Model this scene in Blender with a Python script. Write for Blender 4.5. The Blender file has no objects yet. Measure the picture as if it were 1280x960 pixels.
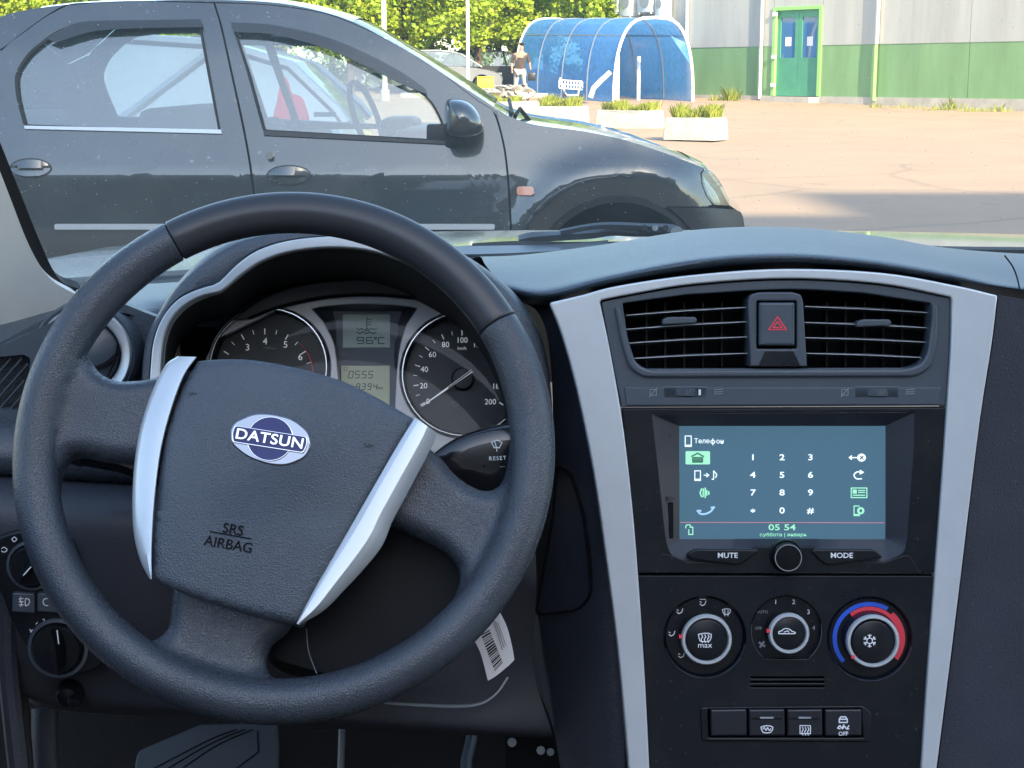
import bpy, bmesh, math, random
from mathutils import Vector, Matrix, noise
random.seed(4)
R = math.radians
C = bpy.context.scene.collection
SC = bpy.context.scene

# ---------------------------------------------------------------- camera
F = 2000.0                                   # focal length in pixels of a 1280 px wide frame
CAM = Vector((0, 0, 1.2))
PITCH = math.atan((480 - 95) / F)
cd = bpy.data.cameras.new('camera'); cam = bpy.data.objects.new('camera', cd); C.objects.link(cam)
cam.location = CAM; cam.rotation_euler = (R(90) - PITCH, 0, 0)
cd.sensor_width = 36; cd.lens = 36 * F / 1280; cd.clip_start = .05; cd.clip_end = 2000
cd.dof.use_dof = False
SC.camera = cam

# ---------------------------------------------------------------- sky, sun, exposure
SUN_EL, SUN_H = R(30), Vector((.42, -.91, 0)).normalized()
w = bpy.data.worlds.new("World"); SC.world = w; w.use_nodes = True
nt = w.node_tree; bg = nt.nodes['Background']
sky = nt.nodes.new('ShaderNodeTexSky'); sky.sky_type = 'NISHITA'; sky.sun_disc = False
sky.sun_elevation = SUN_EL; sky.sun_rotation = math.atan2(SUN_H.x, SUN_H.y)
sky.air_density = 1.0; sky.dust_density = 1.2; sky.ozone_density = 0.35
nt.links.new(sky.outputs[0], bg.inputs[0]); bg.inputs[1].default_value = .15
sl = bpy.data.lights.new('sun', 'SUN'); so = bpy.data.objects.new('sun', sl); C.objects.link(so)
sl.energy = 3.4; sl.angle = R(.5); sl.color = (1, .83, .60)
tosun = (SUN_H * math.cos(SUN_EL) + Vector((0, 0, math.sin(SUN_EL))))
so.rotation_euler = (-tosun).to_track_quat('-Z', 'Y').to_euler(); so.location = (0, -5, 30)
SC.view_settings.view_transform = 'Standard'; SC.view_settings.look = 'None'
SC.view_settings.exposure = 2.0; SC.view_settings.gamma = 1
SC.cycles.max_bounces = 8; SC.cycles.transparent_max_bounces = 24
SC.cycles.sample_clamp_indirect = 6; SC.cycles.caustics_reflective = False; SC.cycles.caustics_refractive = False

# ---------------------------------------------------------------- geometry of the view
RT, FW, UP = Vector((1, 0, 0)), Vector((0, math.cos(PITCH), -math.sin(PITCH))), Vector((0, math.sin(PITCH), math.cos(PITCH)))
def ray(x, y): return FW + RT * ((x - 640) / F) + UP * ((480 - y) / F)
def P(x, y, Y):
    d = ray(x, y); return CAM + d * (Y / d.y)
def Pf(x, y, f, Y0):
    Y = Y0
    for _ in range(6):
        p = P(x, y, Y); Y = f(p.x, p.z)
    return P(x, y, Y)
class Pl:
    """a working plane: origin, right u, up v, normal n (towards the viewer)"""
    def __init__(s, x, y, Y, lean, yaw=0, roll=0):
        s.o = P(x, y, Y)
        m = Matrix.Rotation(yaw, 3, 'Z') @ Matrix.Rotation(-lean, 3, 'X')
        s.u = m @ Vector((1, 0, 0)); s.n = m @ Vector((0, -1, 0)); s.v = m @ Vector((0, 0, 1))
        if roll:
            u, v = s.u.copy(), s.v.copy()
            s.u = u * math.cos(roll) + v * math.sin(roll); s.v = v * math.cos(roll) - u * math.sin(roll)
        s.M = Matrix((( s.u.x, s.v.x, s.n.x, s.o.x), (s.u.y, s.v.y, s.n.y, s.o.y), (s.u.z, s.v.z, s.n.z, s.o.z), (0, 0, 0, 1)))
    def q(s, x, y, w=0):
        d = ray(x, y); o = s.o + s.n * w
        t = (o - CAM).dot(s.n) / d.dot(s.n); p = CAM + d * t - s.o
        return (p.dot(s.u), p.dot(s.v))
    def px(s, x, y, w=0):      # metres per pixel near (x, y)
        a = s.q(x - 10, y, w); b = s.q(x + 10, y, w); return (b[0] - a[0]) / 20
    def W(s, u, v, w=0): return s.o + s.u * u + s.v * v + s.n * w

def cat(pts, n=6, closed=False):
    """Catmull-Rom through control points"""
    P_ = [Vector(p) for p in pts]; m = len(P_); out = []
    rng = range(m) if closed else range(m - 1)
    for i in rng:
        a = P_[(i - 1) % m] if (closed or i > 0) else P_[0] * 2 - P_[1]
        b, c = P_[i], P_[(i + 1) % m]
        d = P_[(i + 2) % m] if (closed or i + 2 < m) else c * 2 - b
        for k in range(n):
            t = k / n
            out.append(.5 * ((2 * b) + (c - a) * t + (2 * a - 5 * b + 4 * c - d) * t * t + (3 * b - a - 3 * c + d) * t ** 3))
    if not closed: out.append(P_[-1])
    return [tuple(p) for p in out]
def rnd(pts, r, n=5):
    """round the corners of a closed px polygon with radius r (or per-corner radii)"""
    out = []; m = len(pts)
    for i in range(m):
        p = Vector(pts[i][:2]); a = Vector(pts[i - 1][:2]); b = Vector(pts[(i + 1) % m][:2])
        rr = pts[i][2] if len(pts[i]) > 2 else r
        da, db = (a - p), (b - p); rr = min(rr, da.length * .45, db.length * .45)
        if rr < .05: out.append(tuple(p)); continue
        p0, p1 = p + da.normalized() * rr, p + db.normalized() * rr
        for k in range(n + 1):
            t = k / n; out.append(tuple(p0 * (1 - t) ** 2 + p * 2 * t * (1 - t) + p1 * t * t))
    return out
def ell(cx, cy, rx, ry=None, n=40, a0=0, a1=360, rot=0):
    ry = ry or rx; o = []
    full = abs(a1 - a0) >= 360; m = n if full else n + 1
    for k in range(m):
        a = R(a0 + (a1 - a0) * k / n); x, y = rx * math.cos(a), -ry * math.sin(a)
        o.append((cx + x * math.cos(rot) - y * math.sin(rot), cy + x * math.sin(rot) + y * math.cos(rot)))
    return o
def box_px(x0, y0, x1, y1, r=0): return rnd([(x0, y0), (x1, y0), (x1, y1), (x0, y1)], r) if r else [(x0, y0), (x1, y0), (x1, y1), (x0, y1)]

# ---------------------------------------------------------------- linking
def wl(o):
    v = Vector((0, 0, 0))
    while o: v = v + o.location; o = o.parent
    return v
def link(name, me, m, parent=None, smooth=35):
    if m is not None and not me.materials: me.materials.append(m)
    me.update()
    if smooth is not None and len(me.polygons):
        me.polygons.foreach_set('use_smooth', [True] * len(me.polygons)); me.set_sharp_from_angle(angle=R(smooth))
    me.name = name
    o = bpy.data.objects.new(name, me); C.objects.link(o)
    if parent is None:
        if len(me.vertices):
            xs = [v.co for v in me.vertices]
            c = Vector((sum(v.x for v in xs) / len(xs), sum(v.y for v in xs) / len(xs), min(v.z for v in xs)))
            me.transform(Matrix.Translation(-c)); o.location = c
    else:
        o.parent = parent; me.transform(Matrix.Translation(-wl(parent)))
    return o
def tag(o, label=None, cat_=None, group=None, kind=None):
    if label: o['label'] = label
    if cat_: o['category'] = cat_
    if group: o['group'] = group
    if kind: o['kind'] = kind
    return o
def thing(name, loc, label, cat_, group=None):
    o = bpy.data.objects.new(name, None); C.objects.link(o); o.location = loc; o.empty_display_size = .1
    return tag(o, label, cat_, group)
def dup(root, loc, rotz=0, label=None, sc=None):
    r = root.copy(); C.objects.link(r); r.location = loc; r.rotation_euler = (0, 0, rotz)
    if sc: r.scale = sc
    if label: r['label'] = label
    for ch in list(root.children):
        c = ch.copy(); C.objects.link(c); c.parent = r
        for g in list(ch.children):
            d = g.copy(); C.objects.link(d); d.parent = c
    return r
def mesh(verts, faces):
    me = bpy.data.meshes.new('m'); me.from_pydata([tuple(v) for v in verts], [], faces); me.update(); return me
def merge(ms):
    bm = bmesh.new()
    for m in ms: bm.from_mesh(m)
    me = bpy.data.meshes.new('m'); bm.to_mesh(me); bm.free(); return me

# ---------------------------------------------------------------- shape makers (world-space meshes)
def curve_mesh(loops, w0, w1, M, bev, res=2):
    cu = bpy.data.curves.new('c', 'CURVE'); cu.dimensions = '2D'; cu.fill_mode = 'BOTH'
    for L in loops:
        s = cu.splines.new('POLY'); s.points.add(len(L) - 1); s.use_cyclic_u = True
        for p, c in zip(s.points, L): p.co = (c[0], c[1], 0, 1)
    h = (w1 - w0) / 2; bev = min(bev, h * .98)
    cu.bevel_depth = bev; cu.bevel_resolution = res; cu.offset = -bev; cu.extrude = max(h - bev, 0)
    ob = bpy.data.objects.new('t', cu)
    me = bpy.data.meshes.new_from_object(ob)
    bpy.data.objects.remove(ob); bpy.data.curves.remove(cu)
    me.transform(Matrix.Translation((0, 0, (w0 + w1) / 2))); me.transform(M)
    return me
def ext(name, pl, outer, w0, w1, m, parent=None, holes=(), bev=.0008, smooth=35):
    loops = [[pl.q(p[0], p[1], w1) for p in outer]] + [[pl.q(p[0], p[1], w1) for p in h] for h in holes]
    me = curve_mesh(loops, w0, w1, pl.M, bev)
    return link(name, me, m, parent, smooth) if name else me
def lathe(name, pl, cx, cy, prof, m, parent=None, n=48, smooth=35, rib=0, at_w=0, a0=0, a1=360):
    """prof: [(radius in px, w)] about the normal of the plane"""
    u0, v0 = pl.q(cx, cy, at_w); k = pl.px(cx, cy, at_w); vs, fs = [], []
    full = abs(a1 - a0) >= 360; nn = n if full else n + 1
    for r, wv in prof:
        for i in range(nn):
            a = R(a0 + (a1 - a0) * i / n); rr = r * k * (1 + (rib if (i % 2 and r > 1) else 0))
            vs.append(pl.W(u0 + rr * math.cos(a), v0 + rr * math.sin(a), wv))
    for j in range(len(prof) - 1):
        for i in range(n):
            b = (i + 1) % nn; fs.append((j * nn + i, j * nn + b, (j + 1) * nn + b, (j + 1) * nn + i))
    me = mesh(vs, fs); bm = bmesh.new(); bm.from_mesh(me)
    bmesh.ops.remove_doubles(bm, verts=bm.verts, dist=1e-6); bmesh.ops.recalc_face_normals(bm, faces=bm.faces)
    bm.to_mesh(me); bm.free()
    return link(name, me, m, parent, smooth) if name else me
FONT = {}
def text(name, pl, s, cx, cy, hpx, wv, m, parent=None, rot=0, xs=1.0, thick=.00025, shear=0, bold=0, space=1.0):
    cu = bpy.data.curves.new('t', 'FONT'); cu.body = s; cu.align_x = 'CENTER'; cu.align_y = 'CENTER'
    k = pl.px(cx, cy, wv); cu.size = hpx * k / .72; cu.extrude = thick; cu.shear = shear; cu.offset = bold * cu.size * 3; cu.space_character = space
    cu.resolution_u = 3
    ob = bpy.data.objects.new('t', cu); me = bpy.data.meshes.new_from_object(ob)
    bpy.data.objects.remove(ob); bpy.data.curves.remove(cu)
    u, v = pl.q(cx, cy, wv)
    me.transform(Matrix.Translation((u, v, wv + thick)) @ Matrix.Rotation(R(rot), 4, 'Z') @ Matrix.Diagonal((xs, 1, 1, 1)))
    me.transform(pl.M)
    return link(name, me, m, parent, None) if name else me
def strokes(name, pl, lines, wpx, wv, m, parent=None, thick=.0003):
    """thin raised ribbons along px polylines"""
    vs, fs = [], []; c = 0
    for L in lines:
        for i in range(len(L) - 1):
            a, b = Vector(pl.q(*L[i], wv)), Vector(pl.q(*L[i + 1], wv))
            if (b - a).length < 1e-7: continue
            k = pl.px(*L[i], wv) * wpx / 2; d = (b - a).normalized(); nn = Vector((-d.y, d.x)) * k
            a = a - d * k * .6; b = b + d * k * .6; t = wv + thick + c * 2e-6; c += 1
            q0 = len(vs)
            for p in (a + nn, a - nn, b - nn, b + nn): vs.append(pl.W(p.x, p.y, t))
            for p in (a + nn, a - nn, b - nn, b + nn): vs.append(pl.W(p.x, p.y, wv - .0001))
            fs += [(q0, q0 + 1, q0 + 2, q0 + 3), (q0, q0 + 4, q0 + 5, q0 + 1), (q0 + 1, q0 + 5, q0 + 6, q0 + 2), (q0 + 2, q0 + 6, q0 + 7, q0 + 3), (q0 + 3, q0 + 7, q0 + 4, q0)]
    me = mesh(vs, fs)
    return link(name, me, m, parent, None) if name else me
def grid_mesh(rows, closed=False):
    n = len(rows[0]); vs = [p for r in rows for p in r]; fs = []
    for j in range(len(rows) - 1):
        for i in range(n if closed else n - 1):
            b = (i + 1) % n; fs.append((j * n + i, j * n + b, (j + 1) * n + b, (j + 1) * n + i))
    return mesh(vs, fs)
def resamp(L, n):
    """resample a list of tuples to n points by arc length in its first two coords"""
    L = [Vector(p) for p in L]; d = [0]
    for a, b in zip(L, L[1:]): d.append(d[-1] + (Vector(b[:2]) - Vector(a[:2])).length)
    out = []; j = 0
    for k in range(n):
        t = d[-1] * k / (n - 1)
        while j < len(L) - 2 and d[j + 1] < t: j += 1
        s = (t - d[j]) / max(1e-9, d[j + 1] - d[j]); out.append(tuple(L[j].lerp(L[j + 1], min(1, max(0, s)))))
    return out
def loft_px(name, rows, m, parent=None, n=48, k=5, thick=0, smooth=40, flip=False, straight=False):
    """rows of (x, y, Y) control points: smooth along and across"""
    g = [resamp(cat(r, 8) if len(r) > 2 else r, n) for r in rows]
    if straight: cols = g
    else:
        cc = [cat([g[j][i] for j in range(len(g))], k) for i in range(n)]
        cols = [[cc[i][j] for i in range(n)] for j in range(len(cc[0]))]
    W = [[P(*p) for p in r] for r in cols]
    me = grid_mesh(W); bm = bmesh.new(); bm.from_mesh(me)
    bm.normal_update()
    f = max(bm.faces, key=lambda f: f.calc_area()); c = f.calc_center_median()
    if (f.normal.dot(CAM - c) < 0) != flip: bmesh.ops.reverse_faces(bm, faces=bm.faces)
    if thick: bmesh.ops.solidify(bm, geom=bm.faces[:], thickness=thick)
    bm.to_mesh(me); bm.free()
    return link(name, me, m, parent, smooth) if name else me
def fill_grid(loops, step, step2=None):
    """filled 2D polygon (with holes) cut into a grid: returns a bmesh in the XY plane"""
    bm = bmesh.new()
    for L in loops:
        vs = [bm.verts.new((p[0], p[1], 0)) for p in L]
        for a, b in zip(vs, vs[1:] + vs[:1]): bm.edges.new((a, b))
    bmesh.ops.triangle_fill(bm, use_beauty=True, use_dissolve=False, edges=bm.edges[:])
    xs = [v.co.x for v in bm.verts]; ys = [v.co.y for v in bm.verts]
    for lo, hi, ax, st in ((min(xs), max(xs), 0, step), (min(ys), max(ys), 1, step2 or step)):
        k = int(lo / st) + 1
        while k * st < hi:
            co = [0, 0, 0]; no = [0, 0, 0]; co[ax] = k * st; no[ax] = 1
            bmesh.ops.bisect_plane(bm, geom=bm.verts[:] + bm.edges[:] + bm.faces[:], dist=1e-7, plane_co=co, plane_no=no); k += 1
    for f in bm.faces:
        if f.normal.z < 0: f.normal_flip()
    bm.normal_update()
    for f in bm.faces:
        if f.normal.z < 0: f.normal_flip()
    return bm
def pxpanel(name, outer, f, Y0, m, parent=None, holes=(), step=14, thick=.012, smooth=40, step2=None, both=False):
    """a sheet whose outline is traced and whose depth Y = f(X, Z)"""
    bm = fill_grid([[(p[0], -p[1]) for p in L] for L in [outer] + list(holes)], step, step2)
    for v in bm.verts: v.co = Pf(v.co.x, -v.co.y, f, Y0)
    bm.normal_update()
    if sum(fc.normal.y * fc.calc_area() for fc in bm.faces) > 0: bmesh.ops.reverse_faces(bm, faces=bm.faces)
    if thick: bmesh.ops.solidify(bm, geom=bm.faces[:], thickness=thick)
    me = bpy.data.meshes.new('m'); bm.to_mesh(me); bm.free()
    return link(name, me, m, parent, smooth) if name else me
def hfield(name, pl, outer_uv, h, back, m, parent=None, step=.003, smooth=50, holes=()):
    """height field over a polygon given in plane coordinates, with a skirt down to w = back"""
    bm = fill_grid([outer_uv] + list(holes), step)
    for v in bm.verts: v.co.z = h(v.co.x, v.co.y)
    be = [e for e in bm.edges if e.is_boundary]
    r = bmesh.ops.extrude_edge_only(bm, edges=be)
    for v in r['geom']:
        if isinstance(v, bmesh.types.BMVert): v.co.z = min(back, v.co.z)
    bmesh.ops.recalc_face_normals(bm, faces=bm.faces)
    big = max(bm.faces, key=lambda f: abs(f.normal.z) * f.calc_area())
    if big.normal.z < 0: bmesh.ops.reverse_faces(bm, faces=bm.faces)
    me = bpy.data.meshes.new('m'); bm.to_mesh(me); bm.free(); me.transform(pl.M)
    return link(name, me, m, parent, smooth) if name else me
def tube_mesh(path, r, n=10, cap=True, prof=None):
    """tube along 3D points; r a number or list"""
    P_ = [Vector(p) for p in path]; vs, fs = [], []; up = Vector((0, 0, 1)); m = len(P_)
    prev = None
    for i, p in enumerate(P_):
        t = (P_[min(i + 1, m - 1)] - P_[max(i - 1, 0)]).normalized()
        if prev is None:
            a = t.cross(up if abs(t.z) < .95 else Vector((1, 0, 0))).normalized()
        else: a = (prev - t * prev.dot(t)).normalized()
        prev = a; b = t.cross(a); rr = r[i] if isinstance(r, (list, tuple)) else r
        for k in range(n):
            an = 2 * math.pi * k / n; vs.append(p + a * (rr * math.cos(an)) + b * (rr * math.sin(an)))
    for i in range(m - 1):
        for k in range(n): fs.append((i * n + k, i * n + (k + 1) % n, (i + 1) * n + (k + 1) % n, (i + 1) * n + k))
    if cap: fs.append(tuple(range(n))[::-1]); fs.append(tuple(range((m - 1) * n, m * n)))
    me = mesh(vs, fs); bm = bmesh.new(); bm.from_mesh(me); bmesh.ops.recalc_face_normals(bm, faces=bm.faces); bm.to_mesh(me); bm.free(); return me
def box_mesh(x0, y0, z0, x1, y1, z1, bev=0, M=None):
    bm = bmesh.new(); bmesh.ops.create_cube(bm, size=1)
    for v in bm.verts: v.co = Vector(((x0 + x1) / 2 + v.co.x * (x1 - x0), (y0 + y1) / 2 + v.co.y * (y1 - y0), (z0 + z1) / 2 + v.co.z * (z1 - z0)))
    if bev: bmesh.ops.bevel(bm, geom=bm.edges[:], offset=bev, segments=2, affect='EDGES', profile=.5)
    me = bpy.data.meshes.new('m'); bm.to_mesh(me); bm.free()
    if M is not None: me.transform(M)
    return me

# ---------------------------------------------------------------- materials
def mat(name, col, rough=.5, metal=0, bump=0, bscale=400, var=0, vscale=8, coat=0, spec=.5, col2=None, emit=0, detail=3, kind='noise', rvar=0, coat_rough=.05, cior=1.5, dust=0, dscale=260, vz=1, bdist=.0005):
    m = bpy.data.materials.new(name); m.use_nodes = True; n = m.node_tree; b = n.nodes['Principled BSDF']; L = n.links.new
    b.inputs['Base Color'].default_value = (*col, 1); b.inputs['Roughness'].default_value = rough; b.inputs['Metallic'].default_value = metal
    b.inputs['Coat Weight'].default_value = coat; b.inputs['Coat Roughness'].default_value = coat_rough; b.inputs['Specular IOR Level'].default_value = spec; b.inputs['Coat IOR'].default_value = cior
    if emit: b.inputs['Emission Color'].default_value = (*col, 1); b.inputs['Emission Strength'].default_value = emit
    tc = n.nodes.new('ShaderNodeTexCoord')
    if var:
        t = n.nodes.new('ShaderNodeTexNoise'); t.inputs['Scale'].default_value = vscale; t.inputs['Detail'].default_value = 5; t.inputs['Roughness'].default_value = .62
        mp = n.nodes.new('ShaderNodeMapping'); mp.inputs['Scale'].default_value = (1, 1, vz); L(tc.outputs['Object'], mp.inputs['Vector']); L(mp.outputs[0], t.inputs['Vector'])
        mx = n.nodes.new('ShaderNodeMix'); mx.data_type = 'RGBA'
        c2 = col2 or tuple(c * (1 - var) for c in col)
        mx.inputs[6].default_value = (*col, 1); mx.inputs[7].default_value = (*c2, 1)
        rp = n.nodes.new('ShaderNodeMapRange'); rp.inputs[1].default_value = .35; rp.inputs[2].default_value = .65
        L(t.outputs['Fac'], rp.inputs[0]); L(rp.outputs[0], mx.inputs[0]); L(mx.outputs[2], b.inputs['Base Color'])
        if rvar:
            r2 = n.nodes.new('ShaderNodeMapRange'); r2.inputs[3].default_value = rough - rvar; r2.inputs[4].default_value = rough + rvar
            L(rp.outputs[0], r2.inputs[0]); L(r2.outputs[0], b.inputs['Roughness'])
    if dust:        # settled specks and faint smudges
        vo = n.nodes.new('ShaderNodeTexVoronoi'); vo.inputs['Scale'].default_value = dscale; L(tc.outputs['Object'], vo.inputs['Vector'])
        lt = n.nodes.new('ShaderNodeMapRange'); lt.inputs[1].default_value = .30; lt.inputs[2].default_value = .12; L(vo.outputs['Distance'], lt.inputs[0])
        sx = n.nodes.new('ShaderNodeSeparateColor'); L(vo.outputs['Color'], sx.inputs[0])
        gt = n.nodes.new('ShaderNodeMapRange'); gt.inputs[1].default_value = .90; gt.inputs[2].default_value = 1.0; L(sx.outputs[0], gt.inputs[0])
        mu = n.nodes.new('ShaderNodeMath'); mu.operation = 'MULTIPLY'; L(lt.outputs[0], mu.inputs[0]); L(gt.outputs[0], mu.inputs[1])
        sm = n.nodes.new('ShaderNodeTexNoise'); sm.inputs['Scale'].default_value = dscale * .07; sm.inputs['Detail'].default_value = 6; sm.inputs['Roughness'].default_value = .7; L(tc.outputs['Object'], sm.inputs['Vector'])
        s2 = n.nodes.new('ShaderNodeMapRange'); s2.inputs[1].default_value = .48; s2.inputs[2].default_value = .75; s2.inputs[4].default_value = .22; L(sm.outputs['Fac'], s2.inputs[0])
        ma = n.nodes.new('ShaderNodeMath'); ma.operation = 'MULTIPLY_ADD'; ma.inputs[1].default_value = 1.0; L(mu.outputs[0], ma.inputs[0]); L(s2.outputs[0], ma.inputs[2])
        m4 = n.nodes.new('ShaderNodeMath'); m4.operation = 'MULTIPLY'; m4.inputs[1].default_value = dust; m4.use_clamp = True; L(ma.outputs[0], m4.inputs[0])
        md = n.nodes.new('ShaderNodeMix'); md.data_type = 'RGBA'; md.inputs[7].default_value = (.34, .33, .31, 1); L(m4.outputs[0], md.inputs[0])
        if b.inputs['Base Color'].links: L(b.inputs['Base Color'].links[0].from_socket, md.inputs[6])
        else: md.inputs[6].default_value = (*col, 1)
        L(md.outputs[2], b.inputs['Base Color'])
    if bump:
        bp = n.nodes.new('ShaderNodeBump'); bp.inputs['Strength'].default_value = bump; bp.inputs['Distance'].default_value = bdist
        if kind == 'grain':
            t = n.nodes.new('ShaderNodeTexVoronoi'); t.inputs['Scale'].default_value = bscale; t.feature = 'F1'
            t2 = n.nodes.new('ShaderNodeTexNoise'); t2.inputs['Scale'].default_value = bscale * .6; t2.inputs['Detail'].default_value = 2
            ad = n.nodes.new('ShaderNodeMath'); ad.operation = 'ADD'
            L(tc.outputs['Object'], t.inputs['Vector']); L(tc.outputs['Object'], t2.inputs['Vector']); L(t.outputs['Distance'], ad.inputs[0]); L(t2.outputs['Fac'], ad.inputs[1]); L(ad.outputs[0], bp.inputs['Height'])
        else:
            t = n.nodes.new('ShaderNodeTexNoise'); t.inputs['Scale'].default_value = bscale; t.inputs['Detail'].default_value = detail
            L(tc.outputs['Object'], t.inputs['Vector']); L(t.outputs['Fac'], bp.inputs['Height'])
        L(bp.outputs['Normal'], b.inputs['Normal'])
    return m
def glass(name, tint, refl=.06, rough=.02, rmax=.75, film=0, film_col=(.8, .85, .85), speck=0, speck_scale=300):
    """see-through sheet: tinted transmission, a gloss reflection, optional film for dust or painted reflection haze"""
    m = bpy.data.materials.new(name); m.use_nodes = True; n = m.node_tree; L = n.links.new
    n.nodes.remove(n.nodes['Principled BSDF']); out = n.nodes['Material Output']
    tr = n.nodes.new('ShaderNodeBsdfTransparent'); tr.inputs[0].default_value = (*tint, 1)
    gl = n.nodes.new('ShaderNodeBsdfGlossy'); gl.inputs['Roughness'].default_value = rough
    lw = n.nodes.new('ShaderNodeLayerWeight'); lw.inputs[0].default_value = .22
    mr = n.nodes.new('ShaderNodeMapRange'); mr.inputs[3].default_value = refl; mr.inputs[4].default_value = rmax
    L(lw.outputs['Fresnel'], mr.inputs[0])
    mx = n.nodes.new('ShaderNodeMixShader'); L(mr.outputs[0], mx.inputs[0]); L(tr.outputs[0], mx.inputs[1]); L(gl.outputs[0], mx.inputs[2])
    last = mx
    if film or speck:
        df = n.nodes.new('ShaderNodeBsdfDiffuse'); df.inputs[0].default_value = (*film_col, 1)
        tl = n.nodes.new('ShaderNodeBsdfTranslucent'); tl.inputs[0].default_value = (*film_col, 1)
        ad = n.nodes.new('ShaderNodeMixShader'); L(df.outputs[0], ad.inputs[1]); L(tl.outputs[0], ad.inputs[2])
        tc = n.nodes.new('ShaderNodeTexCoord')
        no = n.nodes.new('ShaderNodeTexNoise'); no.inputs['Scale'].default_value = 7; no.inputs['Detail'].default_value = 4; L(tc.outputs['Object'], no.inputs['Vector'])
        fm = n.nodes.new('ShaderNodeMapRange'); fm.inputs[3].default_value = film * .5; fm.inputs[4].default_value = film * 1.5; L(no.outputs['Fac'], fm.inputs[0])
        fac = fm.outputs[0]
        if speck:
            vo = n.nodes.new('ShaderNodeTexVoronoi'); vo.inputs['Scale'].default_value = speck_scale; L(tc.outputs['Object'], vo.inputs['Vector'])
            lt = n.nodes.new('ShaderNodeMapRange'); lt.inputs[1].default_value = .28; lt.inputs[2].default_value = .12; L(vo.outputs['Distance'], lt.inputs[0])
            sx = n.nodes.new('ShaderNodeSeparateColor'); L(vo.outputs['Color'], sx.inputs[0])
            gt = n.nodes.new('ShaderNodeMapRange'); gt.inputs[1].default_value = .93; gt.inputs[2].default_value = 1.0; L(sx.outputs[0], gt.inputs[0])
            mu = n.nodes.new('ShaderNodeMath'); mu.operation = 'MULTIPLY'; L(lt.outputs[0], mu.inputs[0]); L(gt.outputs[0], mu.inputs[1])
            m2 = n.nodes.new('ShaderNodeMath'); m2.operation = 'MULTIPLY_ADD'; m2.inputs[1].default_value = speck; L(mu.outputs[0], m2.inputs[0]); L(fac, m2.inputs[2]); fac = m2.outputs[0]
        m3 = n.nodes.new('ShaderNodeMixShader'); L(fac, m3.inputs[0]); L(last.outputs[0], m3.inputs[1]); L(ad.outputs[0], m3.inputs[2]); last = m3
    L(last.outputs[0], out.inputs[0]); return m

M = {}
M['paint'] = mat('dark_grey_car_paint', (.022, .032, .037), .26, .3, coat=1, cior=1.75, dust=.35, dscale=30, var=.25, vscale=2.2, col2=(.034, .044, .047), rvar=.05)
M['silverpaint'] = mat('silver_car_paint', (.36, .37, .38), .3, .7, coat=.8, var=.1, vscale=3)
M['hoodpaint'] = mat('pale_silver_hood_paint', (.15, .16, .155), .2, .3, coat=1, var=.06, vscale=5, coat_rough=.08)
M['bluepaint'] = mat('blue_car_paint', (.05, .09, .2), .3, .3, coat=.8)
M['whitepaint'] = mat('white_car_paint', (.38, .39, .4), .35, coat=.4)
M['rubber'] = mat('black_rubber', (.012, .012, .013), .7, bump=.2, bscale=200)
M['blackplastic'] = mat('black_trim_plastic', (.015, .016, .018), .45, bump=.15, bscale=500)
M['carglass'] = glass('tinted_car_window_glass', (.60, .72, .68), refl=.24, film=.14, film_col=(.5, .66, .60))  # teal film paints a pale greenish reflection into the glass
M['deflector'] = glass('teal_tinted_wind_deflector', (.03, .17, .2), refl=.07)
M['lampglass'] = glass('clear_headlamp_cover', (.85, .9, .9), refl=.18, film=.06)
M['redlens'] = mat('red_tail_lamp_lens', (.80, .008, .02), .3, coat=.3)
M['chrome'] = mat('bright_chrome', (.6, .62, .65), .06, 1)
M['alloy'] = mat('grey_alloy_wheel', (.42, .43, .44), .35, .8)
M['seat'] = mat('dark_grey_seat_cloth', (.05, .055, .06), .9, bump=.3, bscale=300)
M['orange'] = mat('amber_lamp_lens', (.75, .35, .22), .2, coat=1)
M['asphalt'] = mat('worn_pinkish_asphalt', (.385, .27, .185), .9, dust=0, var=.2, vscale=.55, col2=(.33, .24, .17), bump=.6, bscale=60, bdist=.01, detail=8)
def cracks(m, sc_, amt):
    n = m.node_tree; L = n.links.new; b = n.nodes['Principled BSDF']; tc = n.nodes.new('ShaderNodeTexCoord')
    ns = n.nodes.new('ShaderNodeTexNoise'); ns.inputs['Scale'].default_value = .9; ns.inputs['Detail'].default_value = 5; L(tc.outputs['Object'], ns.inputs['Vector'])
    mv = n.nodes.new('ShaderNodeMix'); mv.data_type = 'VECTOR'; mv.inputs[0].default_value = .35; L(tc.outputs['Object'], mv.inputs[4]); L(ns.outputs['Color'], mv.inputs[5])
    v = n.nodes.new('ShaderNodeTexVoronoi'); v.feature = 'DISTANCE_TO_EDGE'; v.inputs['Scale'].default_value = sc_; L(mv.outputs[1], v.inputs['Vector'])
    r = n.nodes.new('ShaderNodeMapRange'); r.inputs[1].default_value = .004; r.inputs[2].default_value = .018; r.inputs[3].default_value = amt; r.inputs[4].default_value = 0; L(v.outputs['Distance'], r.inputs[0])
    st = n.nodes.new('ShaderNodeTexNoise'); st.inputs['Scale'].default_value = 1.7; st.inputs['Detail'].default_value = 3; L(tc.outputs['Object'], st.inputs['Vector'])
    r2 = n.nodes.new('ShaderNodeMapRange'); r2.inputs[1].default_value = .66; r2.inputs[2].default_value = .72; r2.inputs[4].default_value = .3; L(st.outputs['Fac'], r2.inputs[0])
    mxm = n.nodes.new('ShaderNodeMath'); mxm.operation = 'MAXIMUM'; L(r.outputs[0], mxm.inputs[0]); L(r2.outputs[0], mxm.inputs[1])
    mx = n.nodes.new('ShaderNodeMix'); mx.data_type = 'RGBA'; mx.inputs[7].default_value = (.12, .09, .07, 1); L(mxm.outputs[0], mx.inputs[0])
    L(b.inputs['Base Color'].links[0].from_socket, mx.inputs[6]); L(mx.outputs[2], b.inputs['Base Color'])
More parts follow.
